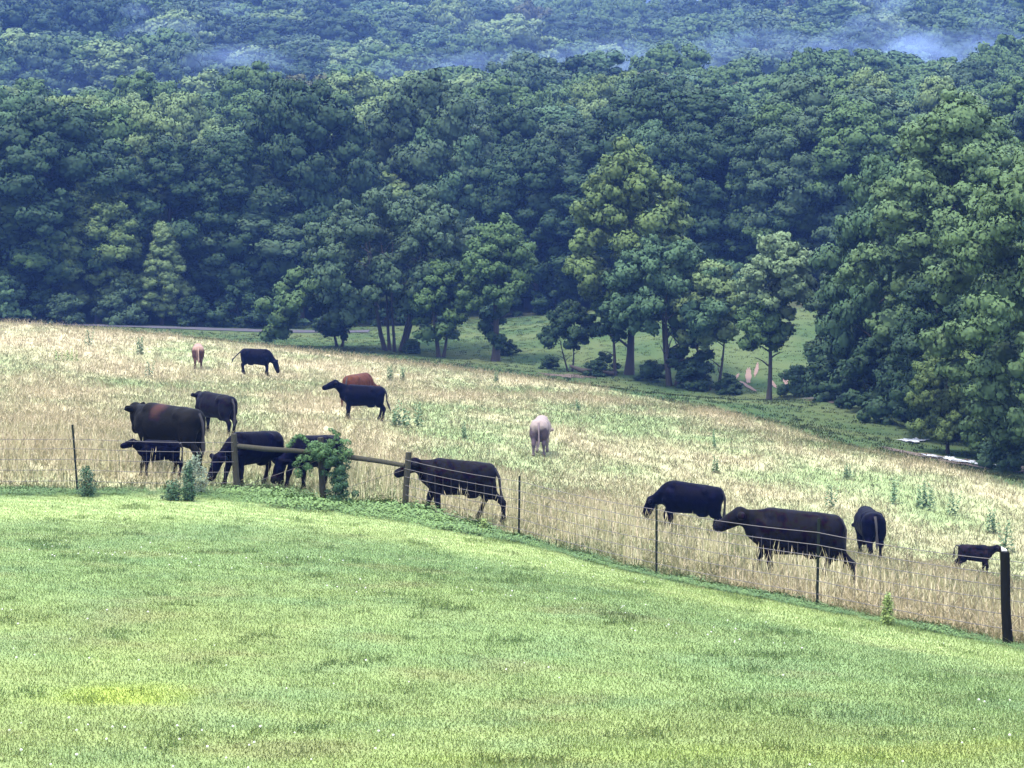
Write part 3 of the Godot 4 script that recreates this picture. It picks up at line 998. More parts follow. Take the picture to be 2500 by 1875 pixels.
func body_of(prims: Array, cell := CELL, soft := 0.024) -> Array:
	# one skin round tapered bones: their distances joined by a smooth minimum, meshed as surface nets
	var lo := Vector3.INF
	var hi := -Vector3.INF
	for p: Array in prims:
		for e: Array in [[p[0], p[2]], [p[1], p[3]]]:
			lo = lo.min(e[0] - Vector3.ONE * (e[1] + 0.12))
			hi = hi.max(e[0] + Vector3.ONE * (e[1] + 0.12))
	var nx := int((hi.x - lo.x) / cell) + 2
	var ny := int((hi.y - lo.y) / cell) + 2
	var nz := int((hi.z - lo.z) / cell) + 2
	var f := PackedFloat32Array()
	f.resize(nx * ny * nz)
	for p: Array in prims:
		var a: Vector3 = p[0]
		var b: Vector3 = p[1]
		var ra: float = p[2]
		var rb: float = p[3]
		var zs: float = p[4] if p.size() > 4 else 1.0
		var m := maxf(ra, rb) + 0.13
		var l := ((a.min(b) - Vector3.ONE * m - lo) / cell).floor()
		var h := ((a.max(b) + Vector3.ONE * m - lo) / cell).ceil()
		a.z *= zs
		b.z *= zs
		var ab := b - a
		var inv := 1.0 / maxf(ab.length_squared(), 1e-6)
		for k in range(maxi(int(l.z), 0), mini(int(h.z), nz - 1) + 1):
			for j in range(maxi(int(l.y), 0), mini(int(h.y), ny - 1) + 1):
				var at := (k * ny + j) * nx
				for i in range(maxi(int(l.x), 0), mini(int(h.x), nx - 1) + 1):
					var q := Vector3(lo.x + i * cell, lo.y + j * cell, (lo.z + k * cell) * zs) - a
					var t := clampf(q.dot(ab) * inv, 0.0, 1.0)
					var d := (q - ab * t).length() - ra - (rb - ra) * t
					if d < 0.11:
						f[at + i] += exp(-d / soft)
	for i in f.size():
		f[i] = -soft * log(maxf(f[i], 0.012))
	var index := {}
	var v := PackedVector3Array()
	var n := PackedVector3Array()
	var tri := PackedInt32Array()
	var step := [1, nx, nx * ny]
	var corner := [0, 1, nx, nx + 1, nx * ny, nx * ny + 1, nx * ny + nx, nx * ny + nx + 1]
	for k in nz - 1:
		for j in ny - 1:
			for i in nx - 1:
				var at: int = (k * ny + j) * nx + i
				var inside := 0
				for c in 8:
					if f[at + corner[c]] < 0.0:
						inside += 1
				if inside == 0 or inside == 8:
					continue
				var sum := Vector3.ZERO
				var cnt := 0
				for c in 8:
					for ax in 3:
						if c & (1 << ax):
							continue
						var d := c | (1 << ax)
						var fa: float = f[at + corner[c]]
						var fb: float = f[at + corner[d]]
						if (fa < 0.0) != (fb < 0.0):
							var t := fa / (fa - fb)
							var pa := Vector3(c & 1, (c >> 1) & 1, c >> 2)
							pa[ax] += t
							sum += pa
							cnt += 1
				var g := Vector3.ZERO
				for c in 8:
					var s := Vector3(1 if c & 1 else -1, 1 if c & 2 else -1, 1 if c & 4 else -1)
					g += s * f[at + corner[c]]
				index[at] = v.size()
				v.append(lo + (Vector3(i, j, k) + sum / cnt) * cell)
				n.append(g.normalized())
	for at: int in index:
		for ax in 3:
			var u: int = step[(ax + 1) % 3]
			var w: int = step[(ax + 2) % 3]
			var other: int = at + step[ax]
			if other >= f.size() or (f[at] < 0.0) == (f[other] < 0.0):
				continue
			if not (index.has(at - u) and index.has(at - w) and index.has(at - u - w)):
				continue
			var q := [index[at], index[at - u], index[at - u - w], index[at - w]]
			if f[at] < 0.0:
				q.reverse()
			for e: int in [0, 1, 2, 0, 2, 3]:
				tri.append(q[e])
	return [v, n, tri]


func cow_bones(pose: String) -> Array:
	var b := []
	var V := func(x: float, y: float, z: float) -> Vector3: return Vector3(x, y, z)
	# trunk: level back, deep barrel, square rump, brisket
	b.append([Vector3(-0.70, 1.17, 0), Vector3(0.46, 1.20, 0), 0.115, 0.125, 0.62])
	b.append([Vector3(-0.34, 0.94, 0), Vector3(0.26, 0.93, 0), 0.335, 0.345, 1.0])
	b.append([Vector3(0.22, 0.92, 0), Vector3(0.58, 0.97, 0), 0.34, 0.255, 1.14])
	b.append([Vector3(0.55, 0.78, 0), Vector3(0.76, 0.88, 0), 0.17, 0.12, 1.15])
	b.append([Vector3(-0.42, 0.72, 0), Vector3(0.45, 0.67, 0), 0.16, 0.165, 0.85])
	b.append([Vector3(-0.62, 1.02, 0), Vector3(-0.42, 1.0, 0), 0.24, 0.28, 1.0])
	for s: float in [-1.0, 1.0]:
		# hook bone, pin bone, shoulder blade
		b.append([Vector3(-0.36, 1.19, s * 0.14), Vector3(-0.40, 1.17, s * 0.22), 0.075, 0.065, 1.0])
		b.append([Vector3(-0.40, 1.16, s * 0.20), Vector3(-0.79, 1.10, s * 0.11), 0.07, 0.065, 1.0])
		b.append([Vector3(0.42, 1.22, s * 0.08), Vector3(0.60, 0.84, s * 0.21), 0.07, 0.10, 1.0])
	var head := Vector3(1.06, 1.36, 0)
	var nose := Vector3(1.47, 1.17, 0)
	var side := Vector3.ZERO
	match pose:
		"graze":
			head = Vector3(1.02, 0.70, 0.05)
			nose = Vector3(1.17, 0.27, 0.08)
		"level":
			head = Vector3(1.0, 1.16, 0.0)
			nose = Vector3(1.36, 0.90, 0.06)
		"hang":
			head = Vector3(1.02, 1.12, 0.2)
			nose = Vector3(1.06, 0.67, 0.30)
		"calf":
			head = Vector3(1.10, 1.24, 0.0)
			nose = Vector3(1.52, 1.12, 0.0)
	# neck, deep at its root
	b.append([Vector3(0.55, 1.09, 0), head.lerp(Vector3(0.55, 1.05, 0), 0.12), 0.20, 0.115, 1.3])
	b.append([Vector3(0.62, 0.90, 0), head.lerp(Vector3(0.66, 0.9, 0), 0.22) + Vector3(0, -0.05, 0), 0.16, 0.085, 1.4])
	# skull, muzzle, jaw
	var f := (nose - head).normalized()
	var down := Vector3(f.y, -f.x, 0).normalized()
	if down.y > 0.0 and pose != "graze" and pose != "hang":
		down = -down
	if pose == "graze" or pose == "hang":
		down = Vector3(-0.95, -0.3, 0)
	b.append([head + Vector3(0, 0.02, 0), head.lerp(nose, 0.45), 0.125, 0.108, 0.95])
	b.append([head.lerp(nose, 0.4), head.lerp(nose, 0.95), 0.10, 0.086, 0.95])
	b.append([head.lerp(nose, 0.95), nose, 0.088, 0.078, 0.85])
	b.append([head.lerp(nose, 0.15) + down * 0.07, head.lerp(nose, 0.75) + down * 0.05, 0.085, 0.06, 1.1])
	# ears
	var ear_dir := Vector3(0, 0, 1)
	for s: float in [-1.0, 1.0]:
		var root := head + ear_dir * s * 0.11 - f * 0.02
		b.append([root, root + ear_dir * s * 0.17 - f * 0.05 + Vector3(0, 0.02, 0), 0.05, 0.03, 1.0])
		b.append([root + ear_dir * s * 0.07, root + ear_dir * s * 0.2 - f * 0.05 - Vector3(0, 0.03, 0), 0.055, 0.03, 1.0])
	# legs
	var swing: Array = {"graze": [0.16, -0.10, 0.10, -0.12], "level": [0.14, -0.16, 0.16, -0.34], "up": [0.03, -0.03, 0.02, -0.08], "hang": [0.05, -0.08, 0.04, -0.1], "calf": [0.06, -0.05, 0.05, -0.06]}[pose]
	for k in 2:
		var z := 0.17 if k == 0 else -0.17
		var s: float = swing[k]
		b.append([Vector3(0.52, 0.98, z * 0.95), Vector3(0.50 + s * 0.1, 0.72, z), 0.17, 0.12, 1.2])
		b.append([Vector3(0.50 + s * 0.1, 0.74, z), Vector3(0.52 + s * 0.6, 0.40, z), 0.105, 0.062, 1.0])
		b.append([Vector3(0.52 + s * 0.6, 0.42, z), Vector3(0.51 + s, 0.10, z), 0.06, 0.042, 1.0])
		b.append([Vector3(0.51 + s, 0.10, z), Vector3(0.55 + s, 0.03, z), 0.05, 0.055, 1.0])
		s = swing[k + 2]
		b.append([Vector3(-0.60, 1.00, z * 0.75), Vector3(-0.62 + s * 0.2, 0.78, z * 0.95), 0.235, 0.19, 1.15])
		b.append([Vector3(-0.62 + s * 0.2, 0.82, z * 0.95), Vector3(-0.60 + s * 0.4, 0.62, z), 0.17, 0.11, 1.1])
		b.append([Vector3(-0.64 + s * 0.4, 0.68, z), Vector3(-0.78 + s * 0.8, 0.45, z), 0.10, 0.062, 1.0])
		b.append([Vector3(-0.78 + s * 0.8, 0.47, z), Vector3(-0.72 + s * 1.1, 0.10, z), 0.058, 0.042, 1.0])
		b.append([Vector3(-0.72 + s * 1.1, 0.10, z), Vector3(-0.67 + s * 1.1, 0.03, z), 0.048, 0.055, 1.0])
	if pose != "calf":
		b.append([Vector3(-0.40, 0.58, 0), Vector3(-0.28, 0.56, 0), 0.10, 0.09, 0.9])
	else:
		# a calf is leggy and shallow-bodied
		for e: Array in b:
			for q in 2:
				var p: Vector3 = e[q]
				if p.y > 0.6:
					e[q] = Vector3(p.x * 0.9, p.y + 0.02, p.z * 0.85)
		for e: Array in b.slice(1, 6):
			e[2] *= 0.8
			e[3] *= 0.8
	return b


func coat(pattern: String, p: Vector3, pose: String, rough: float) -> Color:
	var black := Color(0.0028, 0.0031, 0.0072)
	var legs := smoothstep(0.55, 0.2, p.y)
	match pattern:
		"black":
			return black.lerp(Color(0.010, 0.0065, 0.0075), legs * 0.7) * (1.0 + rough * 0.5)
		"brown-black":
			return black.lerp(Color(0.0085, 0.006, 0.0085), clampf(0.45 + rough * 0.8, 0, 1))
		"sunburnt":
			var q := Vector2((p.x - 0.12) / 0.20, (p.y - 1.30) / 0.26).length() + rough * 0.4
			return black.lerp(Color(0.008, 0.006, 0.0075), 0.3).lerp(Color(0.036, 0.019, 0.017), smoothstep(1.2, 0.2, q))
		"red":
			return Color(0.062, 0.024, 0.015) * (1.0 + rough * 0.4)
		"tan":
			var top := smoothstep(0.98, 1.22, p.y + rough * 0.12)
			return Color(0.045, 0.025, 0.022).lerp(Color(0.22, 0.145, 0.115), maxf(top, smoothstep(0.10, 0.04, absf(p.z + 0.04)) * 0.7))
		"cream":
			var dark := smoothstep(1.16, 0.98, p.y + rough * 0.15 - p.x * 0.1) * smoothstep(-0.2, -0.5, p.x)
			var c := Color(0.20, 0.165, 0.155).lerp(Color(0.035, 0.028, 0.036), dark * 0.9)
			return c.lerp(Color(0.12, 0.10, 0.11), legs * 0.6)
		"white-faced":
			var face := 0.0
			if p.x > 1.12 and p.y > 1.08:
				face = smoothstep(1.14, 1.2, p.x) * smoothstep(1.12, 1.16, p.y)
			return black.lerp(Color(0.014, 0.009, 0.009), clampf(0.4 + rough, 0, 1)).lerp(Color(0.85, 0.85, 0.85), face)
	return black


func build_cattle() -> void:
	var hide := matter(Color.WHITE, 0.55)
	hide.vertex_color_use_as_albedo = true
	hide.metallic_specular = 0.12
	var coat_noise := NoiseTexture2D.new()
	coat_noise.width = 256
	coat_noise.height = 256
	coat_noise.seamless = true
	coat_noise.as_normal_map = true
	coat_noise.bump_strength = 5.0
	var cn := FastNoiseLite.new()
	cn.frequency = 0.02
	cn.fractal_octaves = 5
	coat_noise.noise = cn
	hide.normal_enabled = true
	hide.normal_texture = coat_noise
	hide.normal_scale = 0.7
	hide.uv1_triplanar = true
	hide.uv1_scale = Vector3(0.9, 0.6, 0.9)
	var tail_dark := matter(Color(0.012, 0.01, 0.013), 0.7)
	var tail_tan := matter(Color(0.25, 0.17, 0.13), 0.8)
	var tail_smoke := matter(Color(0.12, 0.09, 0.10), 0.8)
	var bodies := {}
	var spotty := FastNoiseLite.new()
	spotty.seed = 4
	spotty.frequency = 3.0
	for a: Array in [
		# x, z, turn in degrees, scale, pose, coat, tail, label, kind
		[-15.90, -122.0, 98, 0.92, "graze", "tan", "hang", "tan and brown cow seen from behind, farthest left in the field", "cow"],
		[-12.71, -120.0, -18, 1.0, "graze", "black", "out", "black cow grazing rightwards with its tail held out, near the field's far edge", "cow"],
		[-6.3, -98.5, 58, 1.02, "graze", "red", "hang", "reddish brown cow half hidden behind a standing black cow", "cow"],
		[-5.75, -92.0, 184, 1.0, "up", "black", "swing", "black cow standing with raised head before the reddish brown cow", "cow"],
		[-8.0, -56.0, 150, 1.12, "hang", "sunburnt", "hang", "big black cow with a rusty back patch, nose to nose with a calf", "cow"],
		[-7.95, -54.0, 203, 0.61, "calf", "black", "hang", "black calf reaching up to the rusty-backed cow's muzzle", "calf"],
		[-9.85, -80.0, 138, 1.04, "hang", "brown-black", "hang", "black cow turned away behind the rusty-backed cow", "cow"],
		[-5.85, -53.8, 226, 0.92, "graze", "black", "hang", "black cow grazing behind the left brace post", "cow"],
		[-4.55, -54.5, 228, 0.92, "graze", "black", "hang", "black cow grazing mostly hidden behind the vine-covered post", "cow"],
		[-1.22, -51.6, 180, 0.95, "level", "brown-black", "back", "black cow walking left with its head behind a brace post", "cow"],
		[4.45, -61.0, 168, 0.98, "graze", "black", "hang", "black cow grazing behind the middle steel post", "cow"],
		[5.22, -45.0, 177, 1.05, "level", "brown-black", "hang", "largest black cow, walking left close behind the wire fence", "cow"],
		[9.95, -67.0, 93, 1.04, "graze", "black", "hang", "black cow seen from behind, right of the largest cow", "cow"],
		[13.22, -69.0, 4, 0.63, "calf", "white-faced", "curl", "small black calf with a white face by the dark wooden post", "calf"],
		[1.01, -85.0, 84, 1.0, "graze", "cream", "hang", "cream and smoky cow seen from behind, alone in mid-field", "cow"],
	]:
		var pose: String = a[4]
		if not bodies.has(pose):
			bodies[pose] = body_of(cow_bones(pose))
		var s: Array = bodies[pose]
		var cols := PackedColorArray()
		for p: Vector3 in s[0]:
			cols.append(coat(a[5], p, pose, spotty.get_noise_3dv(p + Vector3(a[0], 0, a[1]))))
		var arr := []
		arr.resize(Mesh.ARRAY_MAX)
		arr[Mesh.ARRAY_VERTEX] = s[0]
		arr[Mesh.ARRAY_NORMAL] = s[1]
		arr[Mesh.ARRAY_COLOR] = cols
		arr[Mesh.ARRAY_INDEX] = s[2]
		var mesh := ArrayMesh.new()
		mesh.add_surface_from_arrays(Mesh.PRIMITIVE_TRIANGLES, arr)
		var turn := deg_to_rad(a[2])
		# stand square on the slope: pitch to the ground under fore and hind feet
		var fwd: Vector3 = Vector3(cos(turn), 0, -sin(turn)) * 0.6 * a[3]
		var rise: float = ground(a[0] + fwd.x, a[1] + fwd.z) - ground(a[0] - fwd.x, a[1] - fwd.z)
		var o := thing(a[8], a[7], a[8], on(a[0], a[1]), turn, "cattle in the pasture")
		o.rotation = Vector3(0, turn, 0)
		o.rotate_object_local(Vector3(0, 0, 1), atan2(rise, 1.2 * a[3]) * 0.55)
		o.scale = Vector3.ONE * a[3]
		put("body", mesh, hide, o)
		var st := begin()
		var path: Array
		match a[6]:
			"out":
				path = [Vector3(-0.78, 1.22, 0), Vector3(-0.98, 1.05, 0), Vector3(-1.18, 0.86, 0), Vector3(-1.32, 0.72, 0), Vector3(-1.38, 0.52, 0)]
			"swing":
				path = [Vector3(-0.80, 1.20, 0), Vector3(-0.92, 1.0, 0), Vector3(-0.94, 0.75, 0.02), Vector3(-1.02, 0.55, 0.04), Vector3(-1.1, 0.36, 0.06)]
			"back":
				path = [Vector3(-0.80, 1.18, 0), Vector3(-0.93, 0.98, 0), Vector3(-0.98, 0.7, 0), Vector3(-1.03, 0.5, 0), Vector3(-1.07, 0.32, 0)]
			"curl":
				path = [Vector3(-0.74, 1.22, 0), Vector3(-0.9, 1.24, 0), Vector3(-0.98, 1.1, 0), Vector3(-0.98, 0.85, 0), Vector3(-0.97, 0.66, 0)]
			_:
				path = [Vector3(-0.79, 1.20, 0), Vector3(-0.89, 1.02, 0.01), Vector3(-0.90, 0.78, 0.02), Vector3(-0.90, 0.55, 0.02), Vector3(-0.89, 0.36, 0.02)]
		tube(st, path, [0.05, 0.034, 0.026, 0.045, 0.015], 7)
		put("tail", st.commit(), tail_tan if a[5] == "tan" else tail_smoke if a[5] == "cream" else tail_dark, o)


# ==================================================================== plants by the fence and in the field
func weed(seed_: int, tall: float, spread: float, stems: int, broad := 0.05) -> ArrayMesh:
	# upright leafy stems
	var r := RandomNumberGenerator.new()
	r.seed = seed_
	var l := Leaves.new()
	for s in stems:
		var foot := Vector3(r.randfn() * spread, 0, r.randfn() * spread * 0.6)
		var h := tall * r.randf_range(0.6, 1.05)
		var lean := Vector3(r.randfn() * 0.1, 1, r.randfn() * 0.1)
		var n := int(h / 0.045)
		for i in n:
			var t := float(i) / n
			var a := i * 2.4 + s
			var out := Vector3(cos(a), 0.9, sin(a)).normalized()
			var face := Vector3(-out.x, 1.2, -out.z).normalized()
			l.leaf(foot + lean * h * t + out * 0.06 * (1.2 - t), face, (face + Vector3.UP).normalized(), 0.17 * (1.25 - t * 0.6), a, r.randf_range(0.75, 1.2), 0.4)
	return l.mesh()


func bush(seed_: int, tall: float, wide: float, count: int, leaf: float, shape := "shrub") -> ArrayMesh:
	# a feathery little bush: sprays of fine leaves along rising twigs
	var r := RandomNumberGenerator.new()
	r.seed = seed_
	var l := Leaves.new()
	for i in count:
		var t := pow((i + r.randf()) / count, 1.25)
		var a := i * 2.39996
		var g: float = maxf(girth(shape, t), 0.12) * wide * r.randf_range(0.45, 1.15)
		var from := Vector3(cos(a) * wide * 0.12, tall * maxf(t - 0.22, 0.0), sin(a) * wide * 0.12)
		var to := Vector3(cos(a) * g, tall * (t * 0.92 + 0.08) * r.randf_range(0.92, 1.1), sin(a) * g)
		var k := r.randf_range(0.8, 1.2)
		for q in 46:
			var u := pow(r.randf(), 0.7)
			var p := from.lerp(to, u) + Vector3(r.randfn(), r.randfn(), r.randfn()) * leaf * 0.8 * (1.15 - u * 0.6)
			var face := Vector3(r.randfn() * 0.7 + cos(a) * 0.5, 0.8 + r.randf(), r.randfn() * 0.7 + sin(a) * 0.5).normalized()
			var soft := (Vector3(p.x, 0.0, p.z) / wide * 0.9 + Vector3.UP * 0.7 + face * 0.3).normalized()
			l.leaf(p, face, soft, leaf * r.randf_range(0.6, 1.3), r.randf() * TAU, k * r.randf_range(0.88, 1.14), 0.5)
	return l.mesh()


func build_plants() -> void:
	var fresh := leaf_matter(Color(0.064, 0.122, 0.050))
	var deep := leaf_matter(Color(0.042, 0.088, 0.045))
	var weed_green := leaf_matter(Color(0.10, 0.165, 0.075))
	var sage := leaf_matter(Color(0.14, 0.185, 0.125))
	var lime := leaf_matter(Color(0.16, 0.225, 0.07))
	# tall weeds in the pasture
	var w := [weed(1, 0.95, 0.16, 7), weed(2, 1.15, 0.1, 4), weed(3, 0.8, 0.3, 10)]
	for a: Array in [
		[-6.12, -122.0, 0, 1.0, "pair of dark weed spikes right of the reddish brown cow"],
		[-5.55, -122.5, 0, 0.9, "short dark weed spikes behind the reddish brown cow"],
		[-4.15, -90.2, 2, 1.25, "loose grey-green weed clump behind the standing black cow's tail"],
		[-3.55, -91.0, 1, 1.1, "single tall weed stalk beside the loose grey-green clump"],
		[-0.89, -128.5, 0, 0.8, "small weed spikes at the far field edge below the ivied tree"],
		[13.84, -81.0, 2, 1.15, "dense weed clump above the rear-view black cow, toward the creek"],
		[15.45, -77.7, 0, 1.0, "weed spikes above the white-faced calf"],
		[14.6, -80.2, 1, 1.0, "thin weed stalks between the dense clump and the calf"],
		[7.74, -91.7, 1, 0.8, "thin weed stalk in the middle of the right field"],
		[7.11, -84.2, 0, 0.75, "low weed spikes above the grazing cow by the middle post"],
		[-1.71, -88.0, 0, 0.75, "short weed tuft left of the cream cow"],
		[12.79, -81.2, 1, 1.05, "leaning weed stalk above the rear-view black cow"],
		[10.39, -79.0, 1, 0.95, "lone weed stalk left of the leaning stalk"],
		[2.83, -105.7, 2, 0.7, "low dark weed clump behind the cream cow"],
		[-23.19, -131.7, 1, 1.1, "tall weed stalk at the left of the far field"],
		[-19.83, -128.0, 0, 1.2, "group of weed spikes behind the tan cow"],
		[-16.92, -112.0, 1, 1.0, "thin weed stalk below the tan cow"],
		[15.36, -74.7, 1, 1.15, "weed stalk rising just behind the white-faced calf's head"],
		[11.93, -85.7, 2, 0.7, "faint weed clump far above the rear-view black cow"],
	]:
		var o := put("tall_weed", w[a[2]], weed_green)
		o.position = on(a[0], a[1])
		o.rotation.y = a[0] * 3.0
		o.scale = Vector3.ONE * a[3]
		tag(o, a[4], "weed", "tall weeds in the pasture")
	var yellow := put("yellow_weed", weed(6, 0.8, 0.55, 9), lime)
	yellow.position = on(-22.26, -120.5)
	tag(yellow, "bright yellow-green weed patch in the far left of the field", "weed")
	# bushes along the fence
	for a: Array in [
		[-8.76, -49.65, bush(51, 0.62, 0.24, 46, 0.045), deep, "dark little bush at the foot of the leaning steel post"],
		[-6.68, -49.8, bush(52, 0.80, 0.24, 56, 0.045, "tall"), deep, "dark upright bush left of the timber brace"],
		[-7.0, -49.7, bush(53, 0.42, 0.26, 34, 0.045), deep, "low dark sprig touching the upright bush"],
		[-6.75, -51.3, bush(54, 0.85, 0.36, 44, 0.05, "egg"), sage, "pale grey-green weed behind the upright dark bush"],
		[5.35, -34.3, bush(55, 0.44, 0.15, 40, 0.035, "tall"), lime, "yellow-green seedling bush between the last steel post and wooden post"],
		[-0.55, -47.6, bush(56, 0.34, 0.16, 30, 0.035, "tall"), lime, "small lime-green weed below the walking cow's hind legs"],
	]:
		var o := put("fence_bush", a[2], a[3])
		o.position = on(a[0], a[1])
		tag(o, a[4], "bush", "bushes along the fence")
	# the vine over the middle brace post
	var r := RandomNumberGenerator.new()
	r.seed = 61
	var l := Leaves.new()
	for i in 26:
		clump(l, r, Vector3(r.randfn() * 0.24 + 0.02, r.randf_range(0.95, 1.35), 0.1 + r.randfn() * 0.08), 0.13, 130, 0.042, Vector3(0, 0.7, 0.7), r.randf_range(0.85, 1.2))
	for i in 9:
		clump(l, r, Vector3(-0.35 - i * 0.05, 1.34 + 0.12 * sin(i * 0.5), 0.05), 0.07, 55, 0.042, Vector3(0, 0.9, 0.3), 1.1)
	for i in 14:
		clump(l, r, Vector3(-0.1 - i * 0.035 + r.randfn() * 0.05, 0.95 - i * 0.012 + r.randfn() * 0.12, 0.08), 0.10, 90, 0.042, Vector3(-0.3, 0.5, 0.7), r.randf_range(0.8, 1.1))
	for i in 7:
		clump(l, r, Vector3(0.28 + r.randfn() * 0.08, 1.32 + i * 0.045, 0.05), 0.07, 55, 0.042, Vector3(0, 1, 0.3), 1.15)
	var v := thing("vine", "green vine heaped over the middle post of the timber brace", "vine", on(-4.04, -51.6))
	put("vine_top", l.mesh(), fresh, v)
	l = Leaves.new()
	for i in 46:
		var t := i / 46.0
		clump(l, r, Vector3(0.28 + r.randfn() * 0.13 + 0.05 * t, 1.05 - 1.0 * t, 0.05 + r.randfn() * 0.1), 0.11, 120, 0.042, Vector3(0.3, 0.4, 0.8), r.randf_range(0.75, 1.15))
	put("hanging_curtain", l.mesh(), deep, v)


# ==================================================================== grass
func tuft(seed_: int, blades: int, tall: float, wide: float, spread: float, lean: float, heads := 0.0) -> ArrayMesh:
	var r := RandomNumberGenerator.new()
	r.seed = seed_
	var v := PackedVector3Array()
	var n := PackedVector3Array()
	var c := PackedColorArray()
	for i in blades:
		var a := r.randf() * TAU
		var foot := Vector3(cos(a), 0, sin(a)) * spread * sqrt(r.randf())
		var b := r.randf() * TAU
		var out := Vector3(cos(b), 0, sin(b))
		var h := tall * r.randf_range(0.55, 1.1)
		var w := out.cross(Vector3.UP) * wide * 0.5 * r.randf_range(0.7, 1.2)
		var mid := foot + Vector3(0, h * 0.6, 0) + out * h * lean * 0.3
		var tip := foot + Vector3(0, h, 0) + out * h * lean * r.randf_range(0.6, 1.3)
		var nor := (Vector3.UP * 0.9 + out * 0.25 + Vector3(r.randfn(), 0, r.randfn()) * 0.25).normalized()
		var k := r.randf_range(0.8, 1.2)
		var base := foot - Vector3(0, 0.03, 0)
		var tris := [base - w, base + w, mid + w * 0.8, base - w, mid + w * 0.8, mid - w * 0.8, mid - w * 0.8, mid + w * 0.8, tip]
		if r.randf() < heads:
			var hw := w.normalized() * wide * 1.1
			var up := (tip - mid).normalized()
			tris += [tip - up * 0.14, tip - up * 0.05 + hw, tip + up * 0.06, tip - up * 0.14, tip + up * 0.06, tip - up * 0.05 - hw]
		for p: Vector3 in tris:
			v.append(p)
			n.append(nor)
			c.append(Color(k, k, k))
	var arr := []
	arr.resize(Mesh.ARRAY_MAX)
	arr[Mesh.ARRAY_VERTEX] = v
	arr[Mesh.ARRAY_NORMAL] = n
	arr[Mesh.ARRAY_COLOR] = c
	var m := ArrayMesh.new()
	m.add_surface_from_arrays(Mesh.PRIMITIVE_TRIANGLES, arr)
	return m


func blade_matter() -> StandardMaterial3D:
	var m := matter(Color.WHITE, 0.7)
	m.vertex_color_use_as_albedo = true
	m.metallic_specular = 0.4
	m.backlight_enabled = true
	m.backlight = Color(0.95, 0.95, 0.85)
	return m


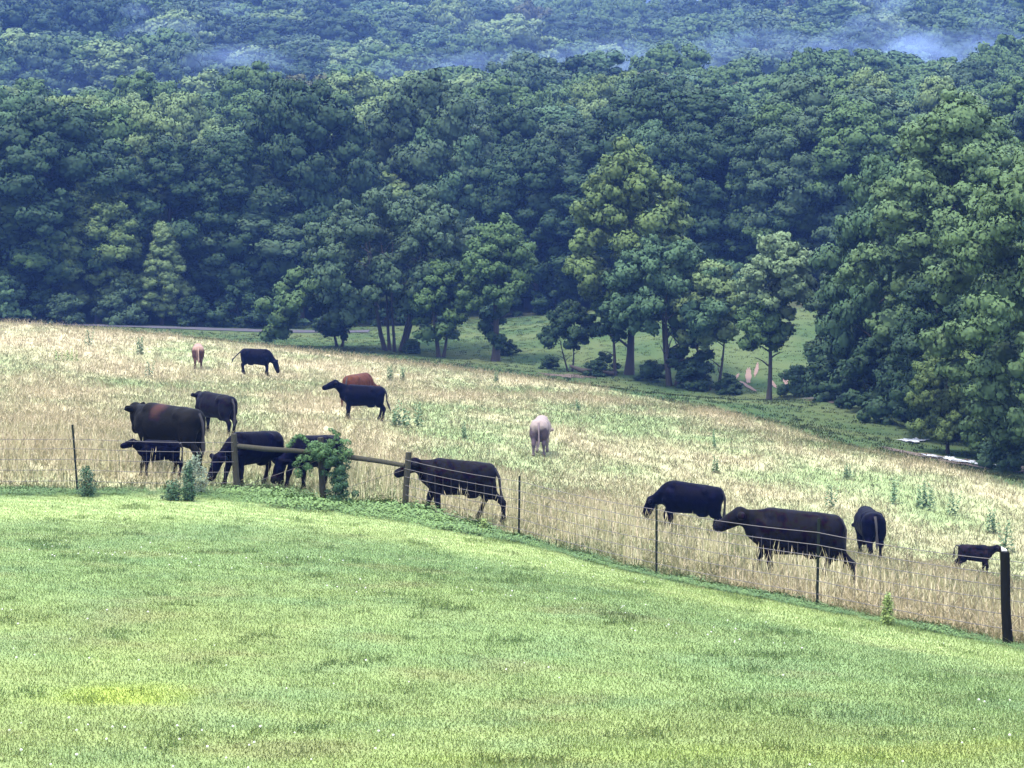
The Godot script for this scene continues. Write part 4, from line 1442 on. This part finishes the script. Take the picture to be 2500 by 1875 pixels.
func build_grass() -> void:
	var r := RandomNumberGenerator.new()
	r.seed = 5150
	var blade := blade_matter()
	# ---- mown lawn
	var places := []
	var tints := PackedColorArray()
	var z := -13.5
	while z > -55.0:
		var s := remap(-z, 14, 55, 0.062, 0.105)
		var half := -z * 0.2126 * 1.04 + 3.6
		var x := -half
		while x < half:
			var px := x + r.randf_range(-0.5, 0.5) * s
			var pz := z + r.randf_range(-0.5, 0.5) * s
			if pz > along(FENCE, px) + 0.25:
				var k := r.randf_range(0.7, 1.25)
				places.append(Transform3D(Basis(Vector3.UP, r.randf() * TAU).scaled(Vector3(1.15, k * (1.0 + 0.7 * fine.get_noise_2d(px, pz)), 1.15) * (0.9 + -z * 0.006)), on(px, pz)))
				var c := lawn_color(px, pz) * r.randf_range(0.91, 1.09)
				if r.randf() < 0.06:
					c = c.lerp(Color(0.42, 0.40, 0.2), 0.5)
				tints.append(c)
			x += s
		z -= s
	scatter("lawn_grass", tuft(1, 6, 0.021, 0.008, 0.07, 1.6), blade, places, tints)
	# longer, darker tussocks the mower leaves
	var longer := []
	var longer_tints := PackedColorArray()
	for i in 36000:
		var pz := -sqrt(r.randf_range(14.0 * 14.0, 52.0 * 52.0))
		var px := r.randf_range(-1, 1) * (-pz * 0.222 + 3.4)
		if pz < along(FENCE, px) + 0.5 or fine.get_noise_2d(px * 0.7 + 33.0, pz * 0.5) < 0.28 + r.randf() * 0.25:
			continue
		longer.append(Transform3D(Basis(Vector3.UP, r.randf() * TAU).scaled(Vector3(1.2, r.randf_range(0.7, 1.5), 1.2)), on(px, pz)))
		longer_tints.append(lawn_color(px, pz).lerp(Color(0.2, 0.32, 0.13), 0.25) * r.randf_range(0.8, 1.15))
	scatter("lawn_tussocks", tuft(7, 10, 0.042, 0.009, 0.09, 1.3), blade, longer, longer_tints)
	# clover heads in the lawn
	var dots := []
	var white := PackedColorArray()
	for i in 700:
		var pz := -r.randf_range(15, 46)
		var px := r.randf_range(-1, 1) * -pz * 0.225
		if pz > along(FENCE, px) + 2.0 and patchy.get_noise_2d(px * 1.5 + 9.0, pz * 1.5) > 0.12:
			dots.append(Transform3D(Basis().scaled(Vector3.ONE * r.randf_range(0.7, 1.3)), on(px, pz, 0.055)))
			white.append(Color(0.62, 0.64, 0.6))
	var ball := SphereMesh.new()
	ball.radius = 0.011
	ball.height = 0.018
	ball.radial_segments = 6
	ball.rings = 3
	scatter("clover_flowers", ball, blade, dots, white)
	# ---- pasture: straw stems and the green growth under them
	places = []
	tints = PackedColorArray()
	var low := []
	var low_tints := PackedColorArray()
	z = -27.0
	while z > -156.0:
		var s := remap(-z, 30, 155, 0.2, 0.62)
		var half := -z * 0.2126 * 1.04 + 4.5
		var x := -half
		while x < half:
			var px := x + r.randf_range(-0.5, 0.5) * s
			var pz := z + r.randf_range(-0.5, 0.5) * s
			x += s
			var off := along(FENCE, px) - pz
			if off < 0.0 or pz < along(FIELD_END, px):
				continue
			var share := straw_share(px, pz)
			var at := on(px, pz)
			var grow := 1.0 + s * 1.2
			if r.randf() < 0.18 + 0.82 * share:
				var k := r.randf_range(0.6, 1.15) * lerpf(0.55, 1.0, share) * smoothstep(-0.2, 1.6, off)
				places.append(Transform3D(Basis(Vector3.UP, r.randf() * TAU).scaled(Vector3(grow, k, grow)), at))
				tints.append(Color(0.57, 0.49, 0.345).lerp(Color(0.42, 0.435, 0.26), r.randf() * (1.1 - share)) * r.randf_range(0.86, 1.14))
			if r.randf() < 1.05 - share * 0.5:
				low.append(Transform3D(Basis(Vector3.UP, r.randf() * TAU).scaled(Vector3(grow, r.randf_range(0.6, 1.25), grow)), at))
				low_tints.append(Color(0.235, 0.295, 0.155).lerp(Color(0.37, 0.37, 0.22), clampf(share * 0.9 + r.randfn() * 0.2, 0, 1)) * r.randf_range(0.8, 1.2))
		z -= s
	scatter("straw_grass", tuft(2, 11, 0.36, 0.008, 0.2, 0.5, 0.4), blade, places, tints)
	scatter("pasture_grass", tuft(3, 12, 0.13, 0.013, 0.2, 1.2), blade, low, low_tints)
	# tall dry seed stalks that the cattle have left along the fence
	var stalks := []
	var stalk_tints := PackedColorArray()
	for i in 3300:
		var px := r.randf_range(-16.0, 17.0)
		var pz := along(FENCE, px) - r.randf_range(0.5, 17.0)
		if px < -2.5 and r.randf() < 0.55 or fine.get_noise_2d(px * 0.5 + 12.0, pz * 0.3) < -0.12:
			continue
		stalks.append(Transform3D(Basis(Vector3.UP, r.randf() * TAU).scaled(Vector3(1.0, r.randf_range(0.7, 1.2), 1.0)), on(px, pz)))
		stalk_tints.append(Color(0.50, 0.425, 0.30).lerp(Color(0.50, 0.49, 0.31), r.randf()) * r.randf_range(0.85, 1.12))
	scatter("seed_stalks", tuft(8, 7, 0.62, 0.008, 0.22, 0.22, 0.9), blade, stalks, stalk_tints)
	# ---- rank weeds in a strip under the fence
	places = []
	tints = PackedColorArray()
	var leafy := Leaves.new()
	for i in 60:
		var a := i * 2.4
		var d := Vector3(cos(a), 0.7 + r.randf(), sin(a)).normalized()
		leafy.leaf(Vector3(cos(a) * 0.09, 0.02, sin(a) * 0.09) * sqrt(i / 60.0) * 1.3 + d * 0.16 * r.randf(), (d + Vector3.UP * 0.5).normalized(), (d * 0.6 + Vector3.UP).normalized(), r.randf_range(0.025, 0.05), r.randf() * TAU, r.randf_range(0.75, 1.25))
	for i in 5200:
		var px := r.randf_range(-13.0, 10.0)
		var near_brace := smoothstep(-7.5, -5.0, px) * smoothstep(0.8, -1.5, px)
		var off := r.randfn() * 0.28 + 0.12 + near_brace * absf(r.randfn()) * 0.75
		var pz := along(FENCE, px) + off
		var k := r.randf_range(0.6, 1.3) * (1.0 + 0.5 * near_brace) * (0.75 + 0.6 * patchy.get_noise_2d(px * 4.0, pz * 4.0)) * lerpf(0.68, 1.0, near_brace)
		if k < 0.35:
			continue
		places.append(Transform3D(Basis(Vector3.UP, r.randf() * TAU).scaled(Vector3(k, k * 1.1, k)), on(px, pz)))
		tints.append(Color(0.060, 0.110, 0.045).lerp(Color(0.115, 0.185, 0.062), clampf(0.35 + 0.5 * near_brace + r.randfn() * 0.3, 0, 1)))
	scatter("fence_weeds", leafy.mesh(), leaf_matter(Color.WHITE), places, tints)
	# ---- short valley meadow
	places = []
	tints = PackedColorArray()
	for i in 22000:
		var pz := -r.randf_range(88.0, 214.0)
		var px := r.randf_range(-1, 1) * (-pz * 0.2126 + 4.0)
		if pz > along(FIELD_END, px) or pz < along(WOOD_EDGE, px) or px < -14.0 and absf(pz + 201.5) < 3.2:
			continue
		if Vector2(px - 16.3, (pz + 163.0) * 0.28).length() < 0.85 or Vector2(px - 20.5, pz + 110.0).length() < 2.6 or Vector2(px - 19.3, (pz + 166.0) * 0.2).length() < 0.7 or Vector2(px - 17.5, (pz + 145.0) * 0.3).length() < 1.0:
			continue
		var k := r.randf_range(0.7, 1.5)
		places.append(Transform3D(Basis(Vector3.UP, r.randf() * TAU).scaled(Vector3(1.3, k, 1.3)), on(px, pz)))
		tints.append(Color(0.065, 0.110, 0.046).lerp(Color(0.118, 0.142, 0.062), clampf(0.45 + patchy.get_noise_2d(px, pz) * 1.2 + r.randfn() * 0.15, 0, 1)))
	scatter("meadow_grass", tuft(4, 8, 0.07, 0.03, 0.22, 1.8), blade, places, tints)


# ==================================================================== mist
func build_mist() -> void:
	var r := RandomNumberGenerator.new()
	r.seed = 404
	var banks := [
		# middle x, y, z, spread x, y, z, size, count, density
		[80.0, 20.5, -400.0, 24.0, 1.6, 12.0, 12.0, 22, 0.011],
		[62.0, 23.5, -404.0, 3.0, 3.2, 5.0, 6.5, 9, 0.013],
		[74.0, 24.5, -408.0, 9.0, 2.0, 6.0, 8.0, 8, 0.006],
		[-47.0, 19.0, -402.0, 3.0, 3.0, 6.0, 8.0, 8, 0.007],
		[-58.0, 27.0, -450.0, 5.0, 4.5, 8.0, 11.0, 7, 0.006],
		[-2.0, 18.5, -400.0, 20.0, 1.0, 10.0, 13.0, 8, 0.006],
		[0.0, 22.0, -505.0, 1.0, 0.5, 1.0, 330.0, 1, 0.00012],
		[0.0, 13.5, -392.0, 60.0, 0.8, 5.0, 60.0, 6, 0.0004],
		[30.0, 27.0, -690.0, 50.0, 2.5, 12.0, 30.0, 9, 0.006],
	]
	for a: Array in banks:
		for i in int(a[7]):
			var f := FogVolume.new()
			f.name = numbered("mist")
			f.shape = RenderingServer.FOG_VOLUME_SHAPE_ELLIPSOID
			var k := r.randf_range(0.6, 1.4)
			f.size = Vector3(a[6] * k * r.randf_range(0.8, 1.5), a[6] * 0.42 * k, a[6] * r.randf_range(0.7, 1.2))
			f.position = Vector3(a[0] + r.randfn() * a[3], a[1] + r.randfn() * a[4], a[2] + r.randfn() * a[5])
			f.rotation.z = r.randfn() * 0.35
			var m := FogMaterial.new()
			m.density = a[8] * r.randf_range(0.6, 1.4)
			m.albedo = Color(0.68, 0.80, 1.0)
			f.material = m
			f.set_meta("kind", "stuff")
			add_child(f, true)
